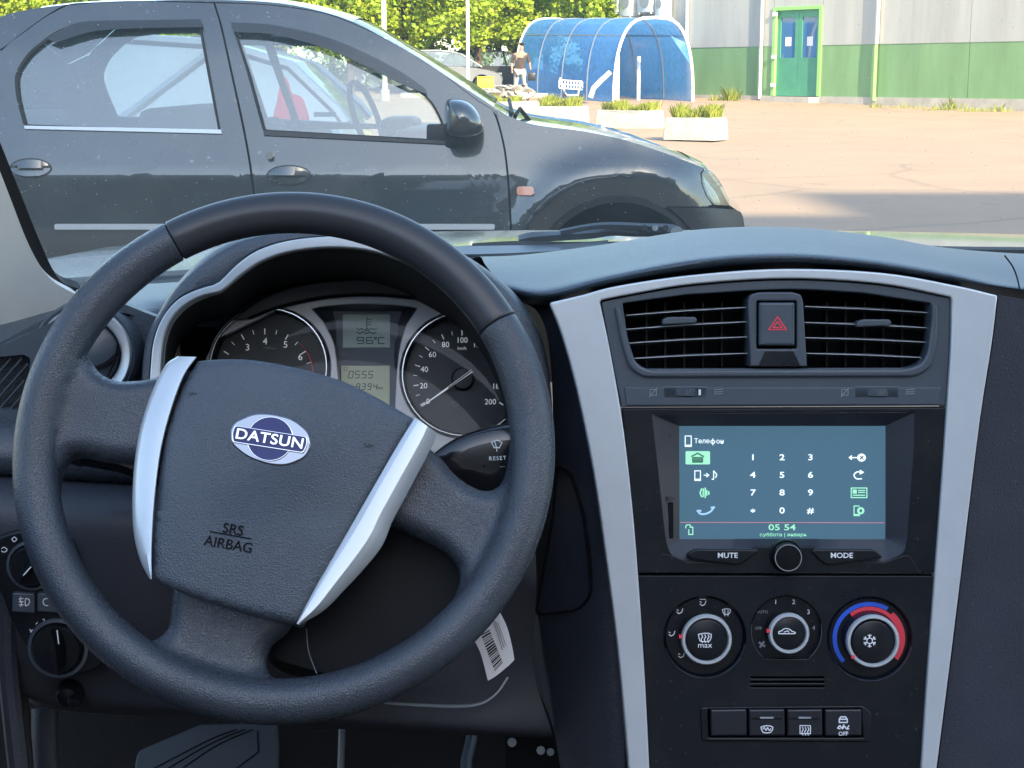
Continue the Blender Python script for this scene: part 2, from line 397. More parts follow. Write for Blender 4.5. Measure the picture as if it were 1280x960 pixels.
cracks(M['asphalt'], .35, .25)
M['paving'] = mat('grey_kerb_concrete', (.5, .47, .42), .9, var=.25, vscale=3, bump=.3, bscale=40, bdist=.01)
M['concrete'] = mat('weathered_planter_concrete', (.47, .46, .42), .92, var=.25, vscale=3.5, bump=.5, bscale=30, bdist=.01, detail=6)
M['wallgrey'] = mat('pale_grey_wall_panel', (.47, .475, .45), .55, var=.2, vscale=1.6, vz=.12, bump=.1, bscale=3, bdist=.02)
M['wallgreen'] = mat('light_green_wall_panel', (.21, .37, .17), .55, var=.22, vscale=1.8, vz=.15, bump=.1, bscale=3, bdist=.02)
M['doorgreen'] = mat('green_door_paint', (.09, .33, .2), .4, var=.15, vscale=3)
M['framegreen'] = mat('yellow_green_frame_paint', (.3, .58, .18), .4)
M['whitepipe'] = mat('white_painted_metal', (.75, .75, .72), .4, var=.15, vscale=4)
M['winblue'] = mat('blue_door_glass', (.06, .16, .32), .06, coat=1)
M['polyc'] = glass('blue_polycarbonate_sheet', (.16, .46, .90), refl=.22, rough=.15, film=.68, film_col=(.16, .46, .95))
M['bark'] = mat('brown_tree_bark', (.12, .085, .06), .95, var=.4, vscale=9, bump=.6, bscale=25, bdist=.02)
def leafmat(name, c1, c2, c3):
    m = bpy.data.materials.new(name); m.use_nodes = True; n = m.node_tree; L = n.links.new; b = n.nodes['Principled BSDF']
    g = n.nodes.new('ShaderNodeNewGeometry'); r = n.nodes.new('ShaderNodeValToRGB'); L(g.outputs['Random Per Island'], r.inputs[0]); L(r.outputs[0], b.inputs['Base Color'])
    r.color_ramp.elements[0].color = (*c1, 1); r.color_ramp.elements[1].color = (*c2, 1); e = r.color_ramp.elements.new(.5); e.color = (*c3, 1)
    b.inputs['Roughness'].default_value = .55
    tl = n.nodes.new('ShaderNodeBsdfTranslucent'); L(r.outputs[0], tl.inputs[0]); mx = n.nodes.new('ShaderNodeMixShader'); mx.inputs[0].default_value = .35
    L(b.outputs[0], mx.inputs[1]); L(tl.outputs[0], mx.inputs[2]); L(mx.outputs[0], n.nodes['Material Output'].inputs[0]); return m
M['leaf'] = leafmat('sunlit_tree_leaves', (.18, .29, .02), (.50, .58, .04), (.34, .46, .03))
M['grass'] = leafmat('tall_yellow_green_grass', (.32, .42, .05), (.62, .62, .14), (.48, .54, .09))
M['yellow'] = mat('yellow_plastic_crate', (.5, .42, .04), .6)
M['backwall'] = mat('grey_brick_block_wall', (.22, .21, .20), .85, var=.2, vscale=.6)
# cabin
M['leather'] = mat('grained_black_wheel_leather', (.044, .056, .072), .28, dust=.1, bump=.5, bscale=950, kind='grain', var=.25, vscale=14, rvar=.06, bdist=.0006)
M['smooth'] = mat('smooth_black_wheel_plastic', (.030, .034, .041), .36, bump=.08, bscale=700, var=.1, vscale=15)
M['hub'] = mat('grained_dark_airbag_cover', (.058, .074, .094), .34, dust=.12, bump=.5, bscale=950, kind='grain', var=.12, vscale=20, bdist=.001)
M['pad'] = mat('grained_soft_dash_plastic', (.052, .072, .092), .38, dust=.3, bump=.4, bscale=650, kind='grain', var=.12, vscale=12, bdist=.0008)
M['dash'] = mat('dark_blue_grey_dash_plastic', (.028, .034, .048), .48, spec=.3, dust=.12, bump=.3, bscale=600, kind='grain', var=.15, vscale=12, bdist=.0008)
M['vent'] = mat('satin_blue_grey_vent_plastic', (.056, .074, .094), .36, dust=.12, bump=.12, bscale=900, var=.08, vscale=20)
M['black'] = mat('satin_black_panel_plastic', (.0052, .0078, .0118), .34, dust=.12, bump=.12, bscale=900, var=.3, vscale=25, spec=.32, rvar=.07)
M['deep'] = mat('matt_black_plastic', (.004, .0045, .006), .8, spec=.2)
M['silver'] = mat('satin_silver_trim', (.56, .61, .64), .34, .4, bump=.06, bscale=1500, var=.05, vscale=30)
M['ring'] = mat('polished_silver_ring', (.8, .82, .84), .2, 1)
M['pillar'] = mat('light_grey_pillar_trim', (.78, .80, .76), .7, bump=.2, bscale=700, var=.06, vscale=12)
M['badgechrome'] = mat('dark_reflecting_chrome', (.24, .26, .29), .03, 1)
M['dialprint'] = mat('glowing_white_dial_print', (.8, .84, .88), .6, emit=.09)  # faint emission added to lift the dial print out of the shade
M['white'] = mat('white_print', (.8, .82, .85), .6)
M['greyprint'] = mat('grey_print', (.25, .28, .3), .6)
M['blackprint'] = mat('black_print', (.008, .009, .012), .5)
M['red'] = mat('red_print', (.75, .05, .08), .5)
M['blue'] = mat('blue_print', (.02, .10, .62), .5)
M['badgeblue'] = mat('deep_blue_badge_enamel', (.004, .012, .12), .3, 0, spec=.3, coat=.15)
M['gauge'] = mat('black_gauge_dial', (.012, .015, .021), .4)
M['cluster'] = mat('warm_silver_cluster_plate', (.50, .49, .50), .42, .45, bump=.05, bscale=1200)
M['lcdgreen'] = mat('grey_green_lcd', (.42, .53, .46), .35, coat=.3)
M['lcdyellow'] = mat('yellow_green_lcd', (.62, .64, .42), .35, coat=.3)
M['paper'] = mat('white_paper_tag', (.75, .77, .8), .8)
M['carpet'] = mat('black_floor_carpet', (.008, .008, .009), .95, bump=.6, bscale=500, bdist=.002)
M['mat'] = mat('grey_rubber_foot_mat', (.045, .055, .065), .6, bump=.2, bscale=400)
M['wind'] = glass('dusty_windscreen_glass', (.93, .97, .94), refl=.012, film=.065, film_col=(.85, .88, .78), speck=.6, speck_scale=240)
M['lens'] = glass('clear_gauge_cover', (.97, .98, .98), refl=.004, rmax=.25)
M['sideglass'] = glass('pale_reflecting_side_glass', (.3, .34, .34), refl=.55, film=.35, film_col=(.6, .68, .68))  # pale film puts the window reflection into the colour
# ================================================================ THE CAR PARK OUTSIDE
def gz(x, y):        # ground height: level, then a gentle rise towards the shop
    t = max(0, y - 29); return .0227 * max(0, t - 1.5 * (1 - math.exp(-t / 1.5))) if t < 60 else .0227 * 58.5
def ground():
    xs = [-600, -200, -80, -40, -24] + [-20 + 2 * i for i in range(31)] + [50, 80, 200, 600]
    ys = [-600, -100, -31, -10, 0, 5, 10, 14, 20, 24] + [27 + i * 2 for i in range(20)] + [70, 89, 120, 250, 900]
    return grid_mesh([[Vector((x, y, gz(x, y))) for x in xs] for y in ys])
g = link('ground', ground(), M['asphalt'], None, 60); tag(g, kind='structure')

# the block of flats behind the camera whose shade lies over the near part of the car park
b = thing('apartment_block', (15, -38, 0), 'plain grey apartment block behind the parked cars, casting the near shade', 'building')
HB = 45.1 / .908 * math.tan(SUN_EL)
bw = [box_mesh(-70, -42, 0, 7, -31.3, 13), box_mesh(7, -44, 0, 25, -31, HB), box_mesh(25, -44, 0, 80, -31, HB + 1.75)]  # low left wing is an unseen addition that shades the ground behind
link('wall', merge(bw), M['backwall'], b, None)
wn = mesh([(-.8, -30.99, -.8), (.8, -30.99, -.8), (.8, -30.99, .8), (-.8, -30.99, .8)], [(3, 2, 1, 0)])
wn.materials.append(M['winblue'])
for i in range(10):
    for j in range(int(HB // 3)):
        o = bpy.data.objects.new('window', wn); C.objects.link(o); o.parent = b; o.location = Vector((9 + i * 3.4, 0, 1.8 + 3 * j)) - Vector(b.location)

# ---------------------------------------------------------------- the shop wall
FA, FB = P(870, 111, 53), P(1280, 115.6, 43)
fd = Vector((FB.x - FA.x, FB.y - FA.y, 0)).normalized()          # along the facade to the right
fn = Vector((fd.y, -fd.x, 0))                                     # outward normal
if fn.y > 0: fn = -fn
FO = Vector((FA.x, FA.y, 0))
def fx(x):                        # distance along the facade of image column x
    d = ray(x, 100); dd = Vector((d.x, d.y)); # solve CAM + t d = FO + s fd
    det = dd.x * -fd.y + dd.y * fd.x
    t = (FO.x * -fd.y + FO.y * fd.x) / det
    return Vector((dd.x * t - FO.x, dd.y * t - FO.y)).dot(Vector((fd.x, fd.y)))
def fpt(x, y, off=0):
    s = fx(x); p = FO + fd * s; q = P(x, y, p.y); q = q + fn * off; return q
FM = Matrix(((fd.x, fn.x, 0, FO.x), (fd.y, fn.y, 0, FO.y), (0, 0, 1, 0), (0, 0, 0, 1)))   # local: s along, n out, z
zb, zg = .60, .60 + 1.50
L0, L1, HT = -5.6, 19, 7.5
s1, s2 = fx(965), fx(1026)
bd = thing('shop_building', FO + Vector((0, 0, gz(FO.x, FO.y))), 'long grey and green panelled shop building with green double door', 'building')
zd = P(995, 8, (FO + fd * fx(995)).y).z
def seg(a, b_, z0, z1, n0, n1, bev=0): return box_mesh(a, n0, z0, b_, n1, z1, bev, FM)
pan_s = [L0, fx(800), fx(953) - .07, s1, s2, fx(1097), fx(1210), 16, L1]
for a, b_ in zip(pan_s, pan_s[1:]):
    z0g = zd if abs(a - s1) < .01 else None
    if z0g is None:
        link('green_panel', seg(a + .01, b_ - .01, zb, zg, -.3, 0), M['wallgreen'], bd, None)
        link('grey_panel', seg(a + .01, b_ - .01, zg, HT, -.3, .012), M['wallgrey'], bd, None)
    else: link('grey_panel', seg(a + .01, b_ - .01, zd, HT, -.3, .012), M['wallgrey'], bd, None)
link('plinth', merge([seg(L0, s1, 0, zb, -.28, .06), seg(s1, s2, 0, zb - .02, -.28, .5), seg(s2, L1, 0, zb, -.28, .06)]), M['paving'], bd, None)
link('rear_wall', merge([seg(L0, L0 + .3, 0, HT, -20, -.3), seg(L0, L1, HT, HT + .2, -20, .05), seg(L1 - .3, L1, 0, HT, -20, -.3), seg(L0, L1, 0, HT, -20.2, -20)]), M['wallgrey'], bd, None)
dz = zd - zb
fr = [seg(s1, s1 + .12, zb, zd, -.15, .05), seg(s2 - .12, s2, zb, zd, -.15, .05), seg(s1 + .12, s2 - .12, zd - .1, zd, -.15, .05)]
link('door_frame', merge(fr), M['framegreen'], bd, None)
mid = (s1 + s2) / 2
for a, b_ in ((s1 + .12, mid - .005), (mid + .005, s2 - .12)):
    zp = zb + dz * .43
    d = link('door', merge([seg(a, b_, zb, zp, -.12, -.05), seg(a, a + .14, zp, zd - .1, -.12, -.05), seg(b_ - .14, b_, zp, zd - .1, -.12, -.05), seg(a + .14, b_ - .14, zd - .32, zd - .1, -.12, -.05)]), M['doorgreen'], bd, None)
    link('pane', seg(a + .14, b_ - .14, zp, zd - .32, -.1, -.08), M['winblue'], d, None)
    link('notice', seg((a + b_) / 2 - .12, (a + b_) / 2 + .12, zp + .35, zp + .62, -.08, -.075), M['white'], d, None)
for i in (.1, .42, .9): link('hinge', seg(s1 + .02, s1 + .2, zb + dz * i, zb + dz * i + .12, .05, .09), M['whitepipe'], bd, None)
def pipe(x, zt, zbm, m, nm='downpipe', r=.055):
    s = fx(x); p = FM @ Vector((s, .1, 0)); return link(nm, tube_mesh([(p.x, p.y, zbm), (p.x, p.y, zt)], r, 8), m, bd)
pipe(953, HT, zb - .1, M['whitepipe']); pipe(1097, HT, zg, M['whitepipe']); pipe(1096, zg - .02, zb - .1, M['framegreen'])
pipe(860, HT, 2.2, M['whitepipe'])
for x in (752,):
    pipe(x, HT, zb, M['whitepipe'], 'corner_trim', .07)
# kerb strip along the wall
k = link('wall_kerb', merge([seg(L0, s1 - .8, 0, zb - .38, .06, 1.6), seg(s1 - .8, L1, 0, zb - .38, .06, 1.6)]), M['paving'], None, None); tag(k, kind='structure')
# air conditioners on the wall, upper left
for i, (x0, x1, y0, y1) in enumerate([(779, 786, -12, 16), (786, 803, -16, 21), (808, 829, -14, 16), (830, 842, -12, 22)]):
    a = fx(x0); c = fx(x1); zt = fpt((x0 + x1) / 2, y0).z; zl = fpt((x0 + x1) / 2, y1).z
    t = thing('air_conditioner', FM @ Vector(((a + c) / 2, .1, zl)), ['narrow white air conditioner box nearest the wall corner', 'tall pale air conditioner box second from the wall corner',
        'wide white air conditioner box above the arched shelter', 'white air conditioner box beside the thin vertical pipe'][i], 'air conditioner', 'air conditioners high on the grey wall')
    link('casing', seg(a + .03, c - .03, zl, zt, .1, .5, .02), M['whitepipe'], t)
    m_ = FM @ Vector(((a + c) / 2, .51, (zl + zt) / 2)); rr = min(c - a, zt - zl) * .3
    link('fan_grille', tube_mesh([m_, m_ + fn * .02], rr, 16), M['greyprint'], t)
    link('bracket', merge([seg(a + .1, a + .15, zl - .05, zl - .003, 0, .5), seg(c - .15, c - .1, zl - .05, zl - .003, 0, .5)]), M['whitepipe'], t)

# ---------------------------------------------------------------- arched blue cart shelter
def shelter():
    nl, nr = P(767, 122, 49), P(866, 119.5, 49.6); ax = Vector((-2.85, 6.0, 0)).normalized(); LN = 6.9
    base = Vector(((nl.x + nr.x) / 2, (nl.y + nr.y) / 2, gz(nl.x, nl.y)))
    cr = (nr - nl); cr.z = 0; wd = cr.length; cr.normalize(); ht = P(817, 22, 49.3).z - base.z
    t = thing('cart_shelter', base, 'arched blue polycarbonate cart shelter with white hoop frame', 'shelter')
    sec = []
    for k in range(23):
        u = -1 + 2 * k / 22
        a = math.pi * (1 - k / 22); sx = math.cos(a); sz = math.sin(a)
        sec.append((wd / 2 * math.copysign(abs(sx) ** .62, sx), ht * abs(sz) ** .85))
    NB = 4
    def pt(i, s, d): return base + cr * sec[i][0] + Vector((0, 0, sec[i][1] + .02 * (s / LN))) + ax * s + Vector((0, 0, gz(base.x, base.y + s) - gz(base.x, base.y)))
    for j in range(NB + 1):
        s = LN * j / NB; link('hoop', tube_mesh([pt(i, s, 0) for i in range(23)], .05 if j in (0, NB) else .028, 6), M['whitepipe'] if j in (0, NB) else M['alloy'], t)
    for j in range(NB):
        s0, s1_ = LN * j / NB + .03, LN * (j + 1) / NB - .03
        for a, b_ in ((0, 8), (8, 14), (14, 22)):
            link('panel', grid_mesh([[pt(i, s0, 0) * 1.0 + Vector((0, 0, 0)) for i in range(a, b_ + 1)], [pt(i, s1_, 0) for i in range(a, b_ + 1)]]), M['polyc'], t)
    for i in (6, 16): link('rail', tube_mesh([pt(i, 0, 0), pt(i, LN, 0)], .016, 6), M['alloy'], t)
    a0, a1, a2 = pt(9, 0, 0), pt(17, 0, 0), pt(18, 0, 0)
    link('hanging_panel', mesh([a0, a1, a2 + Vector((0, 0, -.35)) - ax * .02, a0 + cr * .9 - Vector((0, 0, .45)) - ax * .35], [(0, 1, 2, 3)]), M['polyc'], t)
    for q_ in (.35, .62): 
        p_ = nl.lerp(nr, q_) + ax * 1.5; link('post', tube_mesh([(p_.x, p_.y, base.z), (p_.x, p_.y, base.z + ht * .55)], .06, 8), M['whitepipe'], t)
    return t
shelter()
# rail leaning at the shelter
t = link('leaning_rail', tube_mesh([P(738, 122, 48), P(742, 110, 48), P(752, 100, 48), P(763, 90, 48), P(700, 92, 49.5)][:4], .075, 8), M['whitepipe'])
tag(t, 'white bent rail leaning against the left side of the blue shelter', 'rail')
t = thing('shopping_trolley', P(722, 121, 48), 'pale shopping trolley standing at the left side of the blue shelter', 'trolley')
def tro(x0, x1, y0, y1):
    ms = []
    for i in range(9):
        x = x0 + (x1 - x0) * i / 8; ms.append(tube_mesh([P(x, y0 + (i * .3), 48), P(x, y1, 48)], .018, 5)); ms.append(tube_mesh([P(x, y0 + i * .3, 48.5), P(x, y1, 48.5)], .018, 5))
    for y in (y0, (y0 + y1) / 2, y1): ms.append(tube_mesh([P(x0, y, 48), P(x1, y + 2, 48)], .02, 5)); ms.append(tube_mesh([P(x0, y, 48.5), P(x1, y + 2, 48.5)], .02, 5))
    return merge(ms)
link('basket', tro(699, 728, 100, 110), M['whitepipe'], t)
link('frame', merge([tube_mesh([P(700, 97, 48.2), P(704, 110, 48.2), P(708, 119, 48.2), P(728, 119, 48.2)], .03, 6), tube_mesh([P(726, 104, 48.3), P(722, 119, 48.3)], .03, 6)]), M['whitepipe'], t)
for x in (706, 726): link('wheel', tube_mesh([P(x, 119.6, 48), P(x, 119.6, 48.08)], .06, 10), M['rubber'], t)

# ---------------------------------------------------------------- planters with tall grass
def grass_mesh(cx0, cx1, w, z, h, n, M4):
    vs, fs = [], []
    for _ in range(n):
        x, y = random.uniform(cx0, cx1), random.uniform(-w, w); hh = h * random.uniform(.45, 1) * (.6 + .6 * noise.noise(Vector((x * 2.2, y, z))) + .3); a = random.uniform(0, 6.3); ln = random.uniform(0, .55) * hh
        dx, dy = math.cos(a), math.sin(a); wd = .0065; q = len(vs)
        vs += [M4 @ Vector(v) for v in ((x - dy * wd, y + dx * wd, z), (x + dy * wd, y - dx * wd, z), (x + dx * ln * .4 + dy * wd * .7, y + dy * ln * .4 - dx * wd * .7, z + hh * .6), (x + dx * ln, y + dy * ln, z + hh), (x + dx * ln * .4 - dy * wd * .7, y + dy * ln * .4 + dx * wd * .7, z + hh * .6))]
        fs.append((q, q + 1, q + 2, q + 3, q + 4))
    return mesh(vs, fs)
PLN = [  # near corner px (bottom), long side (m), end (m), height
    (892, 176, 1.04, .70, .41, 'pale concrete planter nearest the shop, with a full tuft of tall grass', 1.0),
    (816, 161, 1.22, .62, .385, 'chipped pinkish concrete planter in the middle of the row, grass spilling over', 1.0),
    (716, 155.5, 1.22, .85, .40, 'plain concrete planter left of the chipped one, grass leaning to its right end', 1.0),
    (644, 146, 1.1, .7, .40, 'leftmost low concrete planter partly behind the dark car', .5)]
for i, (x, y, ln, wd, h, lab, gd) in enumerate(PLN):
    Y = 1.2 * F / (y - 95); p = P(x, y, Y); Y0 = p.y; p.z = gz(p.x, p.y)
    if Y > 29: 
        for _ in range(4): Y = (1.2 - gz(0, Y)) * F / (y - 95)
        p = P(x, y, Y)
    an = R(-31)                   # long side runs away to the left
    long_ = Vector((-math.cos(an), -math.sin(an), 0)); sh = Vector((.5, .86, 0)).normalized() 
    long_ = Vector((-.86, .5, 0)); 
    ln = ln * (Y / 30)
    M4 = Matrix(((long_.x, sh.x, 0, p.x), (long_.y, sh.y, 0, p.y), (0, 0, 1, p.z), (0, 0, 0, 1)))
    k = .025
    vs = [(0, 0, 0), (ln, 0, 0), (ln, wd, 0), (0, wd, 0), (k, k, h), (ln - k, k, h), (ln - k, wd - k, h), (k, wd - k, h)]
    kk = .13
    vs += [(kk, kk, h), (ln - kk, kk, h), (ln - kk, wd - kk, h), (kk, wd - kk, h), (kk, kk, h - .07), (ln - kk, kk, h - .07), (ln - kk, wd - kk, h - .07), (kk, wd - kk, h - .07)]
    fs = [(0, 1, 5, 4), (1, 2, 6, 5), (2, 3, 7, 6), (3, 0, 4, 7), (4, 5, 9, 8), (5, 6, 10, 9), (6, 7, 11, 10), (7, 4, 8, 11), (8, 9, 13, 12), (9, 10, 14, 13), (10, 11, 15, 14), (11, 8, 12, 15)]
    me = mesh(vs, fs); bm = bmesh.new(); bm.from_mesh(me); bmesh.ops.recalc_face_normals(bm, faces=bm.faces)
    bmesh.ops.bevel(bm, geom=[e for e in bm.edges if not e.is_boundary], offset=.018, segments=2, affect='EDGES')
    bmesh.ops.subdivide_edges(bm, edges=bm.edges[:], cuts=2)
    for v in bm.verts: v.co += Vector([noise.noise(v.co * 5 + Vector((i * 7, 0, q * 9))) * .012 for q in range(3)])
    if i == 1:
        for v in bm.verts:      # broken dip in the rim
            d_ = abs(v.co.x - ln * .42); 
            if v.co.y < .3 and v.co.z > .2 and d_ < .22: v.co.z -= .1 * (1 - d_ / .22)
    bm.to_mesh(me); bm.free(); me.transform(M4)
    t = thing('planter', p, lab, 'planter', 'concrete planters in a row across the car park')
    link('trough', me, M['concrete'], t, 30)
    link('soil', mesh([M4 @ Vector(v) for v in ((kk, kk, h - .06), (ln - kk, kk, h - .06), (ln - kk, wd - kk, h - .06), (kk, wd - kk, h - .06))], [(0, 1, 2, 3)]), M['bark'], t, None)
    gx = (0.1, ln - .15) if i != 2 else (0.15, ln * .62)
    gm = link('tall_grass', grass_mesh(gx[0], gx[1], wd * .38, h - .06, [.36, .28, .34, .28][i], int(2600 * gd), M4 @ Matrix.Translation((0, wd / 2, 0))), M['grass'])
    tag(gm, ['full yellow-green grass tuft in the planter nearest the shop', 'thin yellow-green grass in the chipped middle planter', 'leaning grass tuft in the planter left of the chipped one', 'sparse grass in the leftmost planter'][i], 'grass', kind='stuff')
# weeds along the wall
def weeds(name, spots, lab):
    ms = []
    for x, y, r, hh, n in spots:
        s = fx(x); p = FM @ Vector((s, 1.0, zb - .38)); ms.append(grass_mesh(-r, r, .25, 0, hh, n, Matrix.Translation(p)))
    return tag(link(name, merge(ms), M['grass']), lab, 'weeds', kind='stuff')
weeds('weed_bush', [(936, 118, .42, .62, 340), (925, 118, .3, .3, 120)], 'bushy yellow-green weed at the foot of the wall left of the green door')
weeds('weed_strip', [(1000 + 0, 0, .5, .16, 50), (1125, 0, .5, .22, 80), (1150, 0, .7, .26, 140), (1170, 0, .5, .22, 60), (1213, 0, .35, .42, 90), (1240, 0, .5, .2, 60), (1268, 0, .7, .28, 120), (985, 0, .3, .2, 50), (1190, 0, .4, .15, 40), (905, 0, 1.2, .2, 160), (1060, 0, .8, .14, 80), (1230, 0, 1.2, .18, 120)], 'low weeds scattered along the kerb below the green wall')

# ---------------------------------------------------------------- trees
def leafball(seed, n, rx, rz, zc):
    random.seed(seed); vs, fs = [], []; cl = []
    for _ in range(60):
        while True:
            v = Vector([random.uniform(-1, 1) for _ in range(3)])
            if .25 < v.length < 1: break
        cl.append((Vector((v.x * rx, v.y * rx, zc + v.z * rz)), random.uniform(.28, .62)))
    for _ in range(n):
        c, r = random.choice(cl); v = Vector([random.gauss(0, .5) for _ in range(3)]); 
        if v.length > 1: v.normalize()
        p = c + v * r; s = random.uniform(.05, .115); a = Vector([random.uniform(-1, 1) for _ in range(3)]).normalized(); b = a.orthogonal().normalized(); c2 = a.cross(b)
        q = len(vs); vs += [p + b * s, p + c2 * s * .7, p - b * s, p - c2 * s * .7]; fs.append((q, q + 1, q + 2, q + 3))
    return mesh(vs, fs)
crowns = [leafball(11 + i, 6500, 1.75, 2.9, 3.7) for i in range(3)]
for c_ in crowns: c_.materials.append(M['leaf'])
def trunkm(seed, th):
    random.seed(seed); ms = [tube_mesh([(0, 0, 0), (.03, 0, 1.2), (-.05, .03, 2.5), (.02, 0, th)], [.15, .12, .1, .05], 8)]
    for _ in range(5):
        z = random.uniform(1.4, 3.2); a = random.uniform(0, 6.3); ms.append(tube_mesh([(0, 0, z), (math.cos(a) * .6, math.sin(a) * .6, z + .7), (math.cos(a) * 1.1, math.sin(a) * 1.1, z + 1.6)], [.055, .04, .02], 6))
    return merge(ms)
trunks = [trunkm(5 + i, 5) for i in range(3)]
for t_ in trunks: t_.materials.append(M['bark'])
random.seed(9)
tx = [-3.5, -1.6, .4, 2.6, 4.8, 7, 9, 11, 13.3]
side = ['far left of the row', 'left part of the row above the grey car roof', 'above the rear window of the dark car', 'above the middle of the dark car roof', 'over the front door of the dark car', 'just left of the left lamp post', 'between the two lamp posts', 'right of the thin lamp post', 'beside the blue shelter, rightmost of the row']
LEAN = []
k = 0
for row, (Yr, n) in enumerate(((58, 13), (64, 12), (69, 12))):
    for i in range(n):
        px_ = -60 + (i + .5 * (row % 2)) * 72 + random.uniform(-14, 14); 
        if px_ > 745: continue
        Y = Yr + random.uniform(-1.2, 1.2); x = (px_ - 640) / F * Y
        near = ['at the left edge of the picture', 'above the rear end of the dark car', 'above the rear window pillar of the dark car', 'above the rear door of the dark car', 'above the door seam of the dark car', 'over the front door window of the dark car', 'where the dark car roof starts to slope', 'just left of the thick lamp post', 'between the two lamp posts', 'behind the thin white lamp post', 'behind the standing person', 'over the blue shelter by the grey wall', 'at the grey wall corner'][i]
        o = thing('broadleaf_tree', (x, Y, gz(x, Y)), ['front', 'middle', 'back'][row] + '-row leafy yellow-green tree ' + near, 'tree', 'leafy trees in rows beyond the car park')
        o.rotation_euler = (0, 0, random.uniform(0, 6.28)); s = random.uniform(.9, 1.15); o.scale = (s * 1.05, s * 1.05, s * (1 + .1 * row))
        for nm, me in (('crown', crowns[k % 3]), ('trunk', trunks[k % 3])):
            c = bpy.data.objects.new(nm, me); C.objects.link(c); c.parent = o
        k += 1
# low shrubs closing the foot of the tree belt
def shrubs():
    ms = []
    for i in range(26):
        m_ = leafball(100 + i, 420, .8, .55, .5); m_.transform(Matrix.Translation((-22 + i * 1.02 + random.uniform(-.3, .3), 61 + random.uniform(-1.5, 1.5), .55))); ms.append(m_)
    return merge(ms)
tag(link('shrub_belt', shrubs(), M['leaf'], None, None), 'dark green undergrowth at the foot of the tree rows', 'undergrowth', kind='stuff')
tag(link('far_woods', merge([leafball(300 + i, 5200, 3.6, 6.6, 5.0) if False else (lambda m_: (m_.transform(Matrix.Translation((-34 + i * 6.2, 80, 1.2))), m_)[1])(leafball(300 + i, 4200, 3.9, 5.4, 4.6)) for i in range(8)]), M['leaf'], None, None), 'mass of green woodland behind the tree rows', 'woodland', kind='stuff')

# lamp posts
def post(x, yb, Y, r, lab, arm):
    p = P(x, yb, Y); t = thing('lamp_post', (p.x, p.y, gz(p.x, p.y)), lab, 'lamp post', 'lamp posts before the trees')
    z = gz(p.x, p.y); link('pole', tube_mesh([(p.x, p.y, z), (p.x, p.y, z + 7)], [r, r * .7], 12), M['whitepipe'], t)
    link('base', tube_mesh([(p.x, p.y, z), (p.x, p.y, z + .35)], r * 1.7, 12), M['paving'], t)
    link('arm', tube_mesh([(p.x, p.y, z + 6.95), (p.x + arm * .6, p.y, z + 7.3), (p.x + arm, p.y, z + 7.35)], r * .5, 8), M['whitepipe'], t)
    link('lantern', box_mesh(p.x + arm - .1, p.y - .12, z + 7.28, p.x + arm * 1.4 + .1, p.y + .12, z + 7.42, .03), M['whitepipe'], t)
post(481, 100, 50, .085, 'thick pale lamp post rising behind the dark car roof', -1)
post(585, 103, 50, .06, 'thin white lamp post left of the blue shelter', 1)
t = link('stay_pole', tube_mesh([P(566, 116, 46), P(573, 108, 46), P(582, 103, 46.5), P(585, 95, 47)], .05, 8), M['whitepipe']); tag(t, 'short bent white pole at the foot of the thin lamp post', 'pole')

# kerb islands in the distance
def isl(x0, x1, y, Y, d, h): a, b_ = P(x0, y, Y), P(x1, y, Y); z = gz(0, Y); return box_mesh(a.x, Y, z - .2, b_.x, Y + d, z + h, .03)
t = link('kerb_island', merge([isl(556, 700, 118, 46, 1.2, .14), isl(500, 690, 100, 53, 1.5, .14)]), M['paving']); tag(t, kind='structure')
def rock():
    ms = []
    random.seed(3)
    for i in range(7):
        bm = bmesh.new(); bmesh.ops.create_icosphere(bm, subdivisions=2, radius=.28)
        for v in bm.verts: v.co *= 1 + .35 * noise.noise(v.co * 4 + Vector((i, 0, 0)))
        p = P(600 + i * 9, 108, 49); 
        for v in bm.verts: v.co = Vector((v.co.x * 1.3, v.co.y, v.co.z * .8)) + Vector((p.x, p.y + random.uniform(0, .8), gz(0, p.y) + .3))
        m_ = bpy.data.meshes.new('m'); bm.to_mesh(m_); bm.free(); ms.append(m_)
    return merge(ms)
tag(link('rubble_heap', rock(), M['concrete']), 'grey rubble heap behind the yellow crate', 'rubble', kind='stuff')
t = thing('yellow_crate', P(607, 110, 47), 'small bright yellow crate near the foot of the lamp post', 'crate')
pc = P(607, 110, 47); link('box', box_mesh(pc.x - .24, 46.8, pc.z, pc.x + .24, 47.2, pc.z + .3, .03), M['yellow'], t); link('rim', merge([box_mesh(pc.x - .26, 46.77, pc.z + .3, pc.x + .26, 47.23, pc.z + .33, .01)]), M['yellow'], t)

